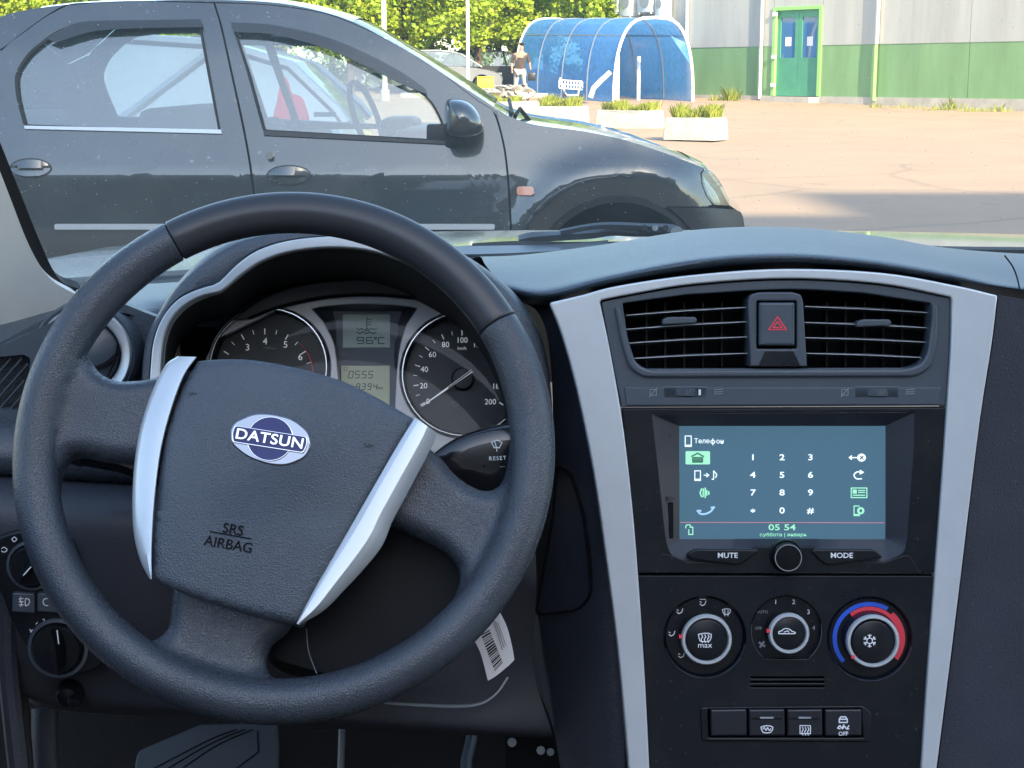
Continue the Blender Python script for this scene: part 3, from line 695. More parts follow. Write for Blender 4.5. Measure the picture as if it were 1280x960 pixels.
# ---------------------------------------------------------------- a simple complete car (used for the silver hatch and the far cars)
def simple_car(name, base, heading, paint, label, prof=None, tail=False, group=None, L_=4.0, H=1.45, W=1.68):
    """prof: outline in (x, z), nose at +x; heading = yaw of the nose"""
    t = thing(name, base, label, 'car', group)
    Rm = Matrix.Translation(base) @ Matrix.Rotation(heading, 4, 'Z')
    belt = .92
    low = [(-L_ / 2, .32), (-L_ / 2 - .02, .55), (-L_ / 2 + .02, .8), (-L_ / 2 + .08, belt), (-L_ / 2 + .5, belt + .02), (.55, belt), (1.05, .88), (1.6, .78), (1.9, .66), (L_ / 2, .5), (L_ / 2 - .03, .3)]
    ax = (-1.2, 1.27); rw = .3
    def arch(o, x, z):
        return z
    # lower body: loft of outlines across the width
    def slab(out, ws, name_, m_, sm=30):
        rows = []
        n = len(out); cx = sum(p[0] for p in out) / n; cz = sum(p[1] for p in out) / n
        for yv, sc_ in ws: rows.append([Rm @ Vector((cx + (x - cx) * sc_, yv, cz + (z - cz) * (sc_ if sc_ < 1 else 1))) for x, z in out])
        me = grid_mesh(rows, closed=True); bm = bmesh.new(); bm.from_mesh(me)
        for r_ in (rows[0], rows[-1]):
            vv = [min(bm.verts, key=lambda v: (v.co - p).length_squared) for p in r_]; bm.faces.new(vv)
        bmesh.ops.recalc_face_normals(bm, faces=bm.faces); bmesh.ops.triangulate(bm, faces=[f for f in bm.faces if len(f.verts) > 4]); bm.to_mesh(me); bm.free()
        return link(name_, me, m_, t, sm)
    bot = []
    for x in [1.27 + .36 * math.cos(R(a)) for a in range(0, 181, 20)]: pass
    under = [(L_ / 2 - .1, .22)] + [(1.27 + .36 * math.cos(R(a)), .28 + .38 * math.sin(R(a))) for a in range(0, 181, 20)] + [(.8, .2), (-.75, .2)] + [(-1.2 + .36 * math.cos(R(a)), .28 + .38 * math.sin(R(a))) for a in range(0, 181, 20)] + [(-L_ / 2 + .1, .25)]
    out = low + under; h = W / 2
    slab(out, [(-h, .97), (-h + .04, .99), (-h + .12, 1), (h - .12, 1), (h - .04, .99), (h, .97)], 'body', paint)
    roof = prof or [(-L_ / 2 + .06, belt), (-L_ / 2 + .2, 1.2), (-L_ / 2 + .42, H - .05), (-1.0, H), (-.3, H + .01), (.2, H - .03), (.55, H - .12), (1.25, belt - .02)]
    gh = [(x, z) for x, z in roof]
    rows = []
    for s in (-1, 1):
        rows.append([Rm @ Vector((x, s * (h - .05 - .32 * max(0, z - belt)), z)) for x, z in gh])
    rr = []
    for s, dz_ in ((-1, 0), (-.8, .02), (0, .035), (.8, .02), (1, 0)): rr.append([Rm @ Vector((x, s * (h - .05 - .32 * max(0, z - belt)), z + dz_ * (z > belt + .2))) for x, z in gh])
    # roof skin only over the top part; screens at the ends
    ia = 2; ib = len(gh) - 2
    def cut(a, b_): return grid_mesh([r_[a:b_ + 1] for r_ in rr])
    link('roof', cut(ia, ib), paint, t, 60); link('windscreen', cut(ib, len(gh) - 1), M['carglass'], t, 60); link('rear_window', cut(0, ia), M['carglass'], t, 60)
    for s in (0, 1):
        top = rows[s]; yb = [Rm @ Vector((gh[0][0] + (gh[-1][0] - gh[0][0]) * i / (len(gh) - 1), (-1, 1)[s] * (h - .05), belt)) for i in range(len(gh))]
        me = grid_mesh([top, yb]); link('side_window', me, M['sideglass'] if tail else M['carglass'], t, 60)
        ms = [tube_mesh([top[i] for i in range(len(gh))], .035, 6)]
        for i, j in ((3, 3), (5, 5)): ms.append(tube_mesh([top[i], yb[j]], .03, 6))
        link('pillars', merge(ms), paint, t)
    for xx in ax:
        for s in (-1, 1):
            wt = link('wheel', tube_mesh([Rm @ Vector((xx, s * (h - .2), .3)), Rm @ Vector((xx, s * (h - .01), .3))], .3, 24), M['rubber'], t)
            link('rim', tube_mesh([Rm @ Vector((xx, s * (h - .02), .3)), Rm @ Vector((xx, s * (h + .005), .3))], .19, 20), M['alloy'], wt)
    for s in (-1, 1):
        link('headlight', box_mesh(L_ / 2 - .32, s * (h - .32) - .17, .6, L_ / 2 - .05, s * (h - .32) + .17, .72, .03, Rm), M['lampglass'], t)
        if not tail: link('tail_light', box_mesh(-L_ / 2 - .03, s * (h - .14) - .1, .7, -L_ / 2 + .1, s * (h - .14) + .1, .98, .03, Rm), M['redlens'], t)
    link('cabin', merge([box_mesh(-.1, -.6, .35, .35, .6, 1.0, .06, Rm), box_mesh(-1.3, -.6, .35, -.7, .6, 1.0, .06, Rm), box_mesh(.75, -.7, .6, 1.1, .7, .93, .04, Rm)]), M['seat'], t)
    return t
for x, y, Y, hd, pm, lab in ((560, 100, 57, 0, 'silverpaint', 'distant silver car behind the dark car bonnet, left of the thin lamp post'), (622, 100, 58, 0, 'blackplastic', 'distant dark car behind the rubble, left of the standing person'), (512, 100, 60, 0, 'whitepaint', 'distant white car half hidden by the dark car windscreen')):
    xx = (x - 640) / F * Y; simple_car('parked_hatchback', (xx, Y, gz(xx, Y)), hd, M[pm], lab, group='cars parked far off by the trees')

# silver hatchback between the dark car and the trees; its tail points to the right
xt = (447 - 640) / F * 9.6
sc_ = simple_car('silver_hatchback', (xt - 2.02, 9.6 + .84, 0), math.pi, M['silverpaint'], 'silver hatchback with a tall red tail lamp, seen through the windows of the dark car', tail=True, H=1.42,
    prof=[(-1.96, .92), (-1.9, 1.0), (-1.62, 1.26), (-1.2, 1.385), (-.5, 1.43), (.2, 1.40), (.6, 1.30), (1.25, .9)])
tl = [(345, 152), (347, 128), (352, 104), (357, 98), (361, 103), (366, 118), (377, 122), (383, 134), (384, 152)]
f_ = lambda x, z: 9.40 + .25 * max(0, z - .92)
o = pxpanel('tail_light', cat(tl, 4, True), f_, 9.5, M['redlens'], sc_, step=10, thick=-.03)
pxpanel('reversing_lamp', ell(371, 133, 8, 9), lambda x, z: 9.37 + .25 * max(0, z - .92), 9.5, M['lampglass'], o, step=10, thick=.01)
pxpanel('rear_badge', box_px(392, 140, 420, 146, 1), lambda x, z: 9.5, 9.5, M['chrome'], sc_, step=20, thick=.01)

# ---------------------------------------------------------------- person by the shelter
def figure(pts, edges, rad, sub=2):
    me = bpy.data.meshes.new('b'); me.from_pydata([tuple(p) for p in pts], edges, []); o = bpy.data.objects.new('b', me); C.objects.link(o)
    md = o.modifiers.new('s', 'SKIN'); o.modifiers.new('u', 'SUBSURF').levels = sub; o.modifiers['u'].render_levels = sub
    sk = me.skin_vertices[0].data
    for i, r in enumerate(rad): sk[i].radius = r if isinstance(r, tuple) else (r, r)
    sk[0].use_root = True
    dg = bpy.context.evaluated_depsgraph_get(); dg.update(); m2 = bpy.data.meshes.new_from_object(o.evaluated_get(dg)); bpy.data.objects.remove(o); return m2
def person(x, y, Y):
    p0 = P(x, y, Y); base = Vector((p0.x, p0.y, gz(p0.x, p0.y)))
    t = thing('person', base, 'person in a dark brown top and white trousers walking beside the blue shelter', 'person')
    V = lambda a, b_, c: (a, b_, c)
    pts = [V(0, 0, .95), V(0, 0, 1.15), V(.02, 0, 1.38), V(.03, 0, 1.47), V(.04, 0, 1.56), V(.05, -.01, 1.68),
           V(-.1, 0, .88), V(-.13, .02, .48), V(-.18, .06, .09), V(-.14, -.08, .04), V(.1, 0, .88), V(.16, -.04, .48), V(.2, -.02, .09), V(.24, -.15, .04),
           V(-.19, 0, 1.4), V(-.26, .02, 1.12), V(-.24, -.1, .9), V(-.24, -.14, .82), V(.22, 0, 1.4), V(.30, 0, 1.13), V(.32, -.16, .97), V(.33, -.22, .93)]
    ed = [(0, 1), (1, 2), (2, 3), (3, 4), (4, 5), (0, 6), (6, 7), (7, 8), (8, 9), (0, 10), (10, 11), (11, 12), (12, 13), (2, 14), (14, 15), (15, 16), (16, 17), (2, 18), (18, 19), (19, 20), (20, 21)]
    rad = [(.15, .1), (.14, .1), (.16, .1), .06, .075, .085, .085, .058, .04, .035, .085, .058, .04, .035, .055, .042, .032, .035, .055, .042, .032, .035]
    skin = mat('fair_skin', (.28, .19, .14), .6); sh = mat('brown_knit_top', (.07, .052, .048), .9, var=.3, vscale=10); tr_ = mat('white_cotton_trousers', (.36, .35, .33), .85); hr = mat('brown_hair', (.07, .045, .03), .7)
    def put(m_, nm, mt): m_.transform(Matrix.Translation(base)); return link(nm, m_, mt, t, 60)
    put(figure(pts, ed, rad), 'body', skin)
    g = lambda r, k: tuple(a * k for a in r) if isinstance(r, tuple) else r * k
    ti = [1, 0, 2, 14, 15, 18, 19]; put(figure([pts[i] for i in ti], [(0, 1), (0, 2), (2, 3), (3, 4), (2, 5), (5, 6)], [g(rad[i], 1.25) for i in ti]), 'shirt', sh)
    ti = [0, 6, 7, 8, 10, 11, 12]; put(figure([pts[i] for i in ti], [(0, 1), (1, 2), (2, 3), (0, 4), (4, 5), (5, 6)], [g(rad[i], 1.3) for i in ti]), 'trousers', tr_)
    put(figure([Vector(pts[5]) + Vector((.0, .0, .02)), Vector(pts[5]) + Vector((0, .02, .05))], [(0, 1)], [.1, .1]), 'hair', hr)
    for i in (9, 13): put(figure([pts[i], Vector(pts[i]) + Vector((0, .1, 0))], [(0, 1)], [.045, .048]), 'shoe', M['rubber'])
    bg_ = Vector((.36, -.2, .75)); me = box_mesh(bg_.x - .12, bg_.y - .05, bg_.z - .15, bg_.x + .12, bg_.y + .05, bg_.z + .1, .03)
    me.transform(Matrix.Translation(base)); tag(link('shoulder_bag', me, M['blackplastic']), 'small dark bag hanging from the hand of the standing person', 'bag')
person(650, 121, 50.5)
# ================================================================ THE DARK SALOON PARKED IN FRONT
YS = 6.35
CX = 1.64          # full width
def side(x, z):
    Y = YS
    if z > .82: Y += .36 * min(z - .82, .16)
    if z > .98: Y += .36 * (z - .98) + .15 * max(0, z - 1.3) ** 1.2
    if z < .82: Y += -.05 * min(.82 - z, .22)
    if z < .55: Y += .10 * (.55 - z)
    if x > .45: Y += .30 * max(0, (x - .45) / .47) ** 2.2
    # wheel-arch flare
    r = math.hypot(x - .43, z - .385); Y -= .03 * math.exp(-((r - .44) / .075) ** 2) * (z < .95)
    return Y
YC = YS + CX / 2 + .02
def mirror(o, name=None):
    c = o.copy(); c.data = o.data.copy(); C.objects.link(c); c.parent = o.parent
    off = wl(o)
    for v in c.data.vertices: v.co.y = 2 * YC - (v.co.y + off.y) - off.y
    c.data.flip_normals(); return c
car = thing('dark_saloon_car', (P(400, 300, YC).x, YC, 0), 'dark grey saloon car parked across the view with its side towards us', 'car')
def cp(name, pts, m, holes=(), step=12, thick=.012, smooth=45, par=None, off=0, mir=True, n=1):
    o = pxpanel(name, pts, (lambda x, z: side(x, z) + off), YS, m, par or car, holes, step, thick, smooth)
    if mir: mirror(o)
    return o
rwin = rnd([(31, 157, 3), (21, 120, 20), (19, 92, 14), (36, 66, 10), (60, 47, 8), (78, 36, 12), (110, 31, 20), (250, 29, 3), (262, 95, 0), (275, 165, 3)], 4)
fwin = rnd([(330, 163, 3), (310, 90, 0), (292, 34, 4), (345, 38, 30), (400, 52, 30), (450, 72, 30), (500, 98, 30), (538, 124, 14), (551, 148, 10), (561, 176, 4)], 4)
rdoor = cat([(84, 7), (56, 22), (30, 41), (4, 62), (-22, 110), (-24, 170), (-14, 240), (5, 300), (15, 350)], 4) + [(316.4, 350), (317.3, 300)] + cat([(317.2, 250), (314, 225), (309.5, 195), (302, 155), (289, 95), (275, 32), (266.4, 4)], 4) + [(180, 1.8), (120, 3.5)]
fdoor = [(269, 4)] + cat([(277.8, 32), (291.8, 95), (304.8, 155), (312.3, 195), (316.6, 225), (319.6, 250)], 4) + [(319.8, 300), (319, 350), (644, 350)] + cat([(641, 345), (637.6, 295), (635, 240), (630, 190), (622, 155), (615, 137)], 4) + cat([(598, 127), (578, 112), (548, 89), (505, 62), (455, 36), (405, 17), (345, 7.5), (300, 4.6)], 3)
def shrink(p, k=1.2): return p
rd = cp('rear_door', rdoor, M['paint'], [rwin], mir=False); fdr = cp('front_door', fdoor, M['paint'], [fwin], mir=False)
rwin2 = rnd([(31, 157, 3), (21, 120, 20), (19, 92, 14), (36, 66, 10), (60, 47, 8), (78, 36, 12), (110, 31, 20), (203, 30, 3), (213, 95, 0), (224, 163, 3)], 4)
fwin2 = rnd([(254, 160, 3), (240, 95, 0), (230, 32, 4), (345, 38, 30), (400, 52, 30), (450, 72, 30), (500, 98, 30), (538, 124, 14), (551, 148, 10), (561, 176, 4)], 4)
dx_ = 44
rdoor2 = [(x - dx_ if x > 215 else x, y) for x, y in rdoor]; fdoor2 = [(x - dx_ if x < 330 else x, y) for x, y in fdoor]
for nm_, dp, wp in (('rear_door', rdoor2, rwin2), ('front_door', fdoor2, fwin2)):
    o = cp(nm_, dp, M['paint'], [wp], mir=False); c_ = mirror(o); bpy.data.objects.remove(o); c_.name = nm_
def inset(pts, d):
    c = Vector((sum(p[0] for p in pts) / len(pts), sum(p[1] for p in pts) / len(pts)))
    return [tuple(Vector(p[:2]) + (c - Vector(p[:2])).normalized() * d) for p in pts]
for dd, wn_, nm in ((rd, rwin, 'rear'), (fdr, fwin, 'front')):
    o = pxpanel('window_glass', inset(wn_, -3), (lambda x, z: side(x, z) + .016), YS, M['carglass'], dd, step=30, thick=0)
    o = pxpanel('window_seal', inset(wn_, -1.5), (lambda x, z: side(x, z) - .004), YS, M['rubber'], dd, [inset(wn_, 2.2)], step=30, thick=.006)
sill = lambda pts, m, par: pxpanel('sill_strip', pts, (lambda x, z: side(x, z) - .008), YS, m, par, step=30, thick=.008)
sill([(30, 157), (276, 162), (277, 167), (31, 161)], M['silver'], rd); sill([(329, 163), (562, 176.5), (563, 180.5), (330, 169)], M['blackplastic'], fdr)
# teal wind deflectors
pxpanel('wind_deflector', cat([(58, 48), (72, 40), (92, 29.5), (120, 26), (180, 25), (251, 24)], 4) + [(253, 33)] + cat([(250, 34), (180, 35), (125, 38), (98, 44), (70, 53)], 4), (lambda x, z: side(x, z) - .022), YS, M['deflector'], rd, step=25, thick=.003)
pxpanel('wind_deflector', cat([(288, 28), (340, 31), (400, 44), (450, 63), (500, 89), (532, 111)], 4) + cat([(534, 118), (500, 104), (450, 79), (400, 58), (340, 43), (292, 40)], 4), (lambda x, z: side(x, z) - .022), YS, M['deflector'], fdr, step=25, thick=.003)
# rails of the body between doors and roof, quarter panel, fender, bumper
sil = [(-260, 150), (-200, 125), (-120, 75), (-60, 42), (0, 21), (30, 13), (80, 6), (150, 2), (250, -.5), (330, 2), (384, 10), (441, 27), (497, 58), (553, 92), (581, 110), (618, 134)]
silc = cat(sil, 3)
off_ = lambda pts, dy: [(x, y + dy) for x, y in pts]
rail = [p for p in silc if -62 <= p[0]]
rail_lo = []
pillar = cp('roof_rail', rail + [(625, 150), (614.5, 136)] + cat([(598, 126), (578, 111), (548, 88), (505, 61), (455, 35), (405, 16), (345, 6.5), (300, 3.6), (268, 2.6), (180, .9), (120, 2.6), (84, 5.6), (56, 20.5), (30, 39.5), (3, 60)], 3) + [(-30, 75)], M['paint'], step=20)
cp('rear_quarter', [(3, 62), (-23, 110), (-25, 170), (-15, 240), (0, 290), (-40, 300)] + ell(-115, 375, 108, n=12, a0=40, a1=140) + [(-215, 340), (-330, 335), (-345, 240), (-335, 165), (-262, 152), (-200, 128), (-120, 78), (-62, 43), (-30, 76)], M['paint'], step=20)
arch = ell(775, 357, 111, 111, n=18, a0=178, a1=2)
fen = cat([(617.5, 136), (624.5, 155), (632.6, 190), (637.6, 240), (640.4, 295), (644, 345)], 3) + [(646, 356)] + ell(775, 357, 111, 111, n=14, a0=180, a1=60) + [(834, 258), (875, 258.3), (890, 256)]
hl = [(877, 216), (884, 211), (893, 217), (903, 232), (912, 252), (911, 257), (893, 256), (884, 246), (878, 230)]
fen += [(883, 245), (877, 230), (875.5, 216), (881, 210.5)] + cat([(872, 207), (841, 195), (785, 176), (730, 164), (672, 156.5), (640, 147), (622, 137)], 3)
cp('fender', fen, M['paint'], step=9)
bum = [(836, 259.5), (890, 260), (918, 262), (926, 265)] + cat([(929, 272), (931, 290), (927, 320), (905, 352)], 3) + [(885, 352), (884, 340), (878, 315), (866, 292), (853, 274)]
cp('front_bumper', bum, M['blackplastic'], step=12)
cp('headlight', rnd(hl, 4), M['lampglass'], step=20, off=-.004, thick=.05)
cp('headlight_reflector', inset(hl, 3), M['chrome'], step=20, off=.03)
cp('rocker', [(646, 351), (0, 351), (8, 368), (648, 368)], M['blackplastic'], step=40, off=.01)
# seams: dark inner structure right behind the panels
cp('door_aperture', [(262, 6), (300, 155), (313, 350), (325, 350), (322, 225), (311, 155), (296, 95), (283, 32), (274, 6)], M['rubber'], step=30, off=.03)
cp('fender_aperture', [(612, 137), (628, 190), (635, 350), (650, 350), (644, 240), (640, 190), (630, 150)], M['rubber'], step=30, off=.03)
cp('lamp_aperture', [(826, 250), (905, 250), (918, 268), (926, 280), (860, 280)], M['rubber'], step=30, off=.075)
# arch trim and liner
pxpanel('arch_trim', ell(775, 357, 111, n=26, a0=180, a1=20) + ell(775, 357, 104, n=26, a0=20, a1=180), (lambda x, z: side(x, z) - .012), YS, M['blackplastic'], car, step=12, thick=.03)
wc = P(775, 368, YS); 
link('wheel_arch_liner', grid_mesh([[Vector((wc.x + .385 * math.cos(R(a)), YS + y, .34 + .385 * math.sin(R(a)))) for a in range(-5, 186, 8)] for y in (.03, .4)] + [[Vector((wc.x + .05 * math.cos(R(a)), YS + .4, .34 + .05 * math.sin(R(a)))) for a in range(-5, 186, 8)]]), M['deep'], car)
def wheel(x, s=1):
    Y0 = YS + .03 if s > 0 else 2 * YC - YS - .03; c = Vector((x, Y0, .30)); d = Vector((0, s, 0)); k = s
    rows = []
    for rr, yy in ((.20, .0), (.215, -.005), (.27, -.012), (.293, .0), (.30, .03), (.30, .15), (.29, .19), (.2, .19)): rows.append([c + Vector((rr * math.cos(a * math.pi / 16), k * (yy + .012), rr * math.sin(a * math.pi / 16))) for a in range(32)])
    w_ = link('wheel', grid_mesh(rows, True), M['rubber'], car)
    ms = [tube_mesh([c + d * .03, c + d * .10], .205, 28)]
    for i in range(9):
        a = i * 2 * math.pi / 9; u = Vector((math.cos(a), 0, math.sin(a))); v = Vector((-math.sin(a), 0, math.cos(a)))
        ms.append(mesh([c + u * .04 + v * .022, c + u * .04 - v * .022, c + u * .195 - v * .016 + d * .02, c + u * .195 + v * .016 + d * .02] + [c + u * .04 + v * .022 + d * .03, c + u * .04 - v * .022 + d * .03, c + u * .195 - v * .016 + d * .05, c + u * .195 + v * .016 + d * .05], [(0, 1, 2, 3), (0, 4, 5, 1), (1, 5, 6, 2), (2, 6, 7, 3), (3, 7, 4, 0)]))
    link('rim', merge(ms), M['alloy'], w_)
for x_ in (wc.x, P(-115, 300, YS).x): wheel(x_, 1); wheel(x_, -1)
# roof, screens, bonnet, boot as shells between the two sides
def shell(name, top, m, crown=.05, smooth=60, inn=.0, dip=1.5):
    rows = []
    t = [P(x, y + dip, YS + .28) for x, y in top]
    t = [Pf(x, y + dip, side, YS) for x, y in top]
    for s in [i / 12 for i in range(13)]:
        k = 1 - (2 * s - 1) ** 2
        rows.append([Vector((p.x, p.y + (2 * YC - 2 * p.y) * s, p.z + crown * k ** .7 * min(1, 9 * 1))) for p in t])
    return link(name, grid_mesh(rows), m, car, smooth)
sub = lambda a, b: [p for p in silc if a <= p[0] <= b]
shell('roof', sub(40, 441), M['paint'], .035)
shell('windscreen', sub(441, 620), M['carglass'], .03)
shell('rear_screen', sub(-200, 45), M['carglass'], .03)
shell('boot_lid', [(-345, 240), (-335, 165), (-262, 152), (-200, 128)], M['paint'], .03)
hoodline = cat([(618, 136), (640, 146), (672, 156), (730, 163.5), (785, 175), (841, 194.5), (872, 206.5), (880, 211)], 4)
shell('bonnet', hoodline, M['paint'], .022)
# nose between the lamps
rows = []
for (x, y) in [(868, 208), (876, 211), (884, 214), (900, 234), (911, 256), (926, 266), (929, 290), (905, 352)]:
    p = Pf(x, y, side, YS); rows.append([Vector((p.x + .03 * (1 - (2 * s / 10 - 1) ** 2), p.y + (2 * YC - 2 * p.y) * s / 10, p.z + .02 * (1 - (2 * s / 10 - 1) ** 2))) for s in range(11)])
link('nose', grid_mesh(rows), M['paint'], car, 50)
rows = []
for (x, y) in [(-345, 240), (-350, 290), (-330, 345)]:
    p = P(x, y, YS + .02); rows.append([Vector((p.x, p.y + (2 * YC - 2 * p.y) * s / 6, p.z)) for s in range(7)])
link('rear_panel', grid_mesh(rows), M['paint'], car, 50)
a_, b_ = P(-330, 340, YS), P(905, 350, YS); link('floor_pan', box_mesh(a_.x, YS + .12, .2, b_.x, 2 * YC - YS - .12, .32), M['deep'], car)
# wipers and cowl
link('wiper', merge([tube_mesh([Pf(644, 146, side, YS) + Vector((0, .10, 0)), Pf(650, 140, side, YS) + Vector((0, .14, .01)), Pf(663, 153, side, YS) + Vector((0, .2, 0))], .009, 6), tube_mesh([Pf(640, 143, side, YS) + Vector((0, .08, 0)), Pf(636, 141, side, YS) + Vector((0, .8, .04))], .008, 6)]), M['rubber'], car)
# door handles: dished cup and bar
for dd, cx, cy, rx, ry in ((rd, 38, 210, 26.5, 12.5), (fdr, 361, 219, 28, 13)):
    cup = pxpanel('handle_cup', ell(cx, cy, rx, ry), (lambda x, z: side(x, z) - .004), YS, M['blackplastic'], dd, step=8, thick=.003, holes=[ell(cx, cy, rx - 1.6, ry - 1.6)])
    c0 = P(cx, cy, YS); 
    pxpanel('handle', ell(cx, cy, rx - 1.8, ry - 1.8), (lambda x, z, c0=c0: side(x, z) - .004 - .022 * max(0, 1 - ((x - c0.x) / .085) ** 2) * (1 if z > c0.z else .3)), YS, M['paint'], dd, step=3, thick=.003, smooth=25)
for par, x0, x1 in ((rd, 68, 205), (fdr, 520, 618)):
    pxpanel('side_moulding', rnd([(x0, 280), (x1, 280), (x1, 287), (x0, 287)], 2), (lambda x, z: side(x, z) - .014), YS, M['silver'], par, step=20, thick=.012)
lk = P(337, 194.5, YS); link('door_lock', tube_mesh([lk + Vector((0, .05, 0)), lk + Vector((0, -.0, 0))], .014, 16), M['ring'], fdr)
pxpanel('side_indicator', rnd([(646, 233), (667, 233), (667, 244), (646, 244)], 4), (lambda x, z: side(x, z) - .014), YS, M['orange'], car, step=20, thick=.012)
# door mirror
def mirror_shell():
    o = [(558, 126), (572, 123.5), (586, 128), (597, 138), (604, 152), (603, 164), (592, 171), (573, 172.5), (560, 168), (556, 150)]
    pts = cat(o, 4, True); c = Vector((579, 149)); rows = []
    for s, dy in ((1, .08), (1, -.02), (.97, -.07), (.86, -.115), (.62, -.15), (.3, -.17), (.02, -.175)):
        rows.append([P(c.x + (x - c.x) * s - (1 - s) * 4, c.y + (y - c.y) * s, YS + .02 + dy) for x, y in pts])
    me = grid_mesh(rows, True); bm = bmesh.new(); bm.from_mesh(me); bmesh.ops.recalc_face_normals(bm, faces=bm.faces); bm.to_mesh(me); bm.free(); return me
mr = link('door_mirror', mirror_shell(), M['paint'], car, 60)
link('mirror_foot', merge([tube_mesh([P(572, 170, YS - .02), P(566, 177, YS + .03), P(558, 180, YS + .06)], [.03, .022, .02], 8), box_mesh(*(lambda a: (a.x - .06, a.y, a.z - .1, a.x + .04, a.y + .04, a.z + .03))(P(552, 165, YS + .05)), .01)]), M['blackplastic'], mr)
# far-side mirror
fm = mirror(mr)
# cabin seen through the glass
ms = []
def bx(x0, x1, y0, y1, Ya, Yb, bev=.03): a, b = P(x0, y1, YC), P(x1, y0, YC); return box_mesh(min(a.x, b.x), Ya, a.z, max(a.x, b.x), Yb, b.z, bev)
for Ya, Yb in ((YS + .25, YS + .7), (YC + .12, YC + .58)):
    st = link('seat', merge([bx(305, 338, 150, 260, Ya, Yb, .05), bx(320, 420, 210, 265, Ya, Yb, .05)]), M['seat'], car)
link('rear_seat', merge([bx(215, 262, 132, 260, YS + .2, 2 * YC - YS - .2, .05), bx(60, 215, 142, 160, YS + .25, 2 * YC - YS - .25, .03)][:1] + [bx(-60, 40, 140, 165, YS + .2, 2 * YC - YS - .2, .03)]), M['seat'], car)
link('dashboard', merge([bx(500, 610, 158, 235, YS + .2, 2 * YC - YS - .2, .05), bx(470, 520, 148, 175, YC + .1, YC + .55, .04)]), M['dash'], car)
sw = []
c0 = P(458, 148, YC + .35)
for i in range(25):
    a = 2 * math.pi * i / 24; sw.append(c0 + Vector((.06 * math.sin(a) * .6 - .09 * math.cos(a) * .6, .18 * math.sin(a), .165 * math.cos(a))))
link('steering_wheel', tube_mesh(sw, .014, 8, cap=False), M['rubber'], car)
# ================================================================ OUR OWN CAR: shell, bonnet, wiper, windscreen
M['screen'] = mat('lit_blue_grey_screen', (.055, .12, .165), .45, coat=.1, spec=.3, emit=.155)
M['ic_white'] = mat('lit_white_symbols', (.85, .95, .95), .5, emit=.17)
M['ic_green'] = mat('lit_green_symbols', (.35, .8, .5), .5, emit=.14)
M['ic_pale'] = mat('lit_pale_blue_symbols', (.4, .62, .8), .5, emit=.12)
M['ic_red'] = mat('lit_pink_line', (.55, .25, .3), .5, emit=.06)

# bonnet of our car, beyond the windscreen
rows = []
for Y, z, hw in ((2.02, .932, .66), (2.3, .932, .67), (2.6, .930, .66), (2.9, .925, .62), (3.05, .912, .58), (3.12, .80, .56), (3.14, .6, .55)):
    rows.append([Vector((.19 + hw * s / 6, Y + .02 * abs(s / 8) ** 2, z - .012 * abs(s / 8) ** 3 - .012 * (s < 0) * abs(s / 8) ** 2)) for s in range(-9, 9)])
o = link('bonnet', grid_mesh(rows[::-1]), M['hoodpaint'], None, 50); tag(o, 'pale silver bonnet of our own car beyond the windscreen', 'bonnet')
# windscreen
rows = []
for i in range(9):
    s = i / 8; Y = 1.92 - 1.15 * s; z = .965 + .56 * s - .03 * math.sin(math.pi * s) * -1
    rows.append([Vector((.10 + (.74 - .10 * s) * u / 6, Y - .10 * abs(u / 6) ** 2, z)) for u in range(-6, 7)])
o = link('windscreen', grid_mesh(rows), M['wind'], None, 60); tag(o, 'dusty clear windscreen over the dashboard', 'windscreen')
# cowl grille and black screen edge
t = thing('cowl_panel', (.12, 1.97, .93), 'black plastic cowl panel under the wiper at the foot of the windscreen', 'cowl panel')
def pxs(name, outer, Y, m, par, thick=.01, holes=(), f=None, step=25, smooth=40): return pxpanel(name, outer, f or (lambda x, z: Y), Y, m, par, holes, step, thick, smooth)
loft_px('tray', [[(60, 349, 1.93), (330, 330, 1.95), (600, 306, 1.97), (820, 302, 1.99), (1050, 306, 1.98), (1250, 310, 1.95), (1330, 312, 1.94)], [(60, 356, 1.86), (330, 338, 1.88), (600, 313, 1.9), (820, 309, 1.92), (1050, 310, 1.91), (1250, 313, 1.88), (1330, 317, 1.87)], [(60, 380, 1.75), (330, 360, 1.75), (600, 345, 1.75), (820, 340, 1.75), (1050, 340, 1.75), (1250, 345, 1.75), (1330, 350, 1.75)]], M['rubber'], t, n=40)
loft_px('edge_seal', [[(1120, 305.5, 1.90), (1200, 308, 1.89), (1330, 309, 1.87)], [(1120, 309, 1.88), (1200, 311.5, 1.87), (1330, 313, 1.85)]], M['rubber'], t, n=16, thick=.006)
loft_px('edge_seal', [[(150, 348, 1.86), (210, 344.5, 1.87), (290, 341, 1.88)], [(150, 354, 1.84), (210, 351, 1.85), (290, 347, 1.86)]], M['rubber'], t, n=16, thick=.006)
# wiper
t = thing('windscreen_wiper', P(700, 300, 1.97), 'grey wiper arm and blade lying along the foot of the windscreen', 'wiper')
loft_px('arm', [[(648, 294, 1.95), (665, 290, 1.94), (700, 289, 1.94), (740, 286, 1.94), (765, 279.5, 1.94), (800, 279, 1.94), (838, 280, 1.95), (850, 284, 1.95)], [(648, 300, 1.94), (668, 296, 1.93), (700, 293.5, 1.93), (740, 291, 1.93), (765, 289, 1.93), (800, 291, 1.93), (838, 290, 1.94), (850, 288, 1.94)]], M['vent'], t, n=40, thick=.008)
loft_px('blade', [[(590, 304, 1.93), (650, 301, 1.93), (720, 302.5, 1.93), (800, 301, 1.93), (860, 296, 1.94), (930, 291, 1.95)], [(590, 309, 1.92), (650, 306, 1.92), (720, 306, 1.92), (800, 305, 1.92), (860, 299.5, 1.93), (930, 293, 1.94)]], M['rubber'], t, n=30, thick=.008)
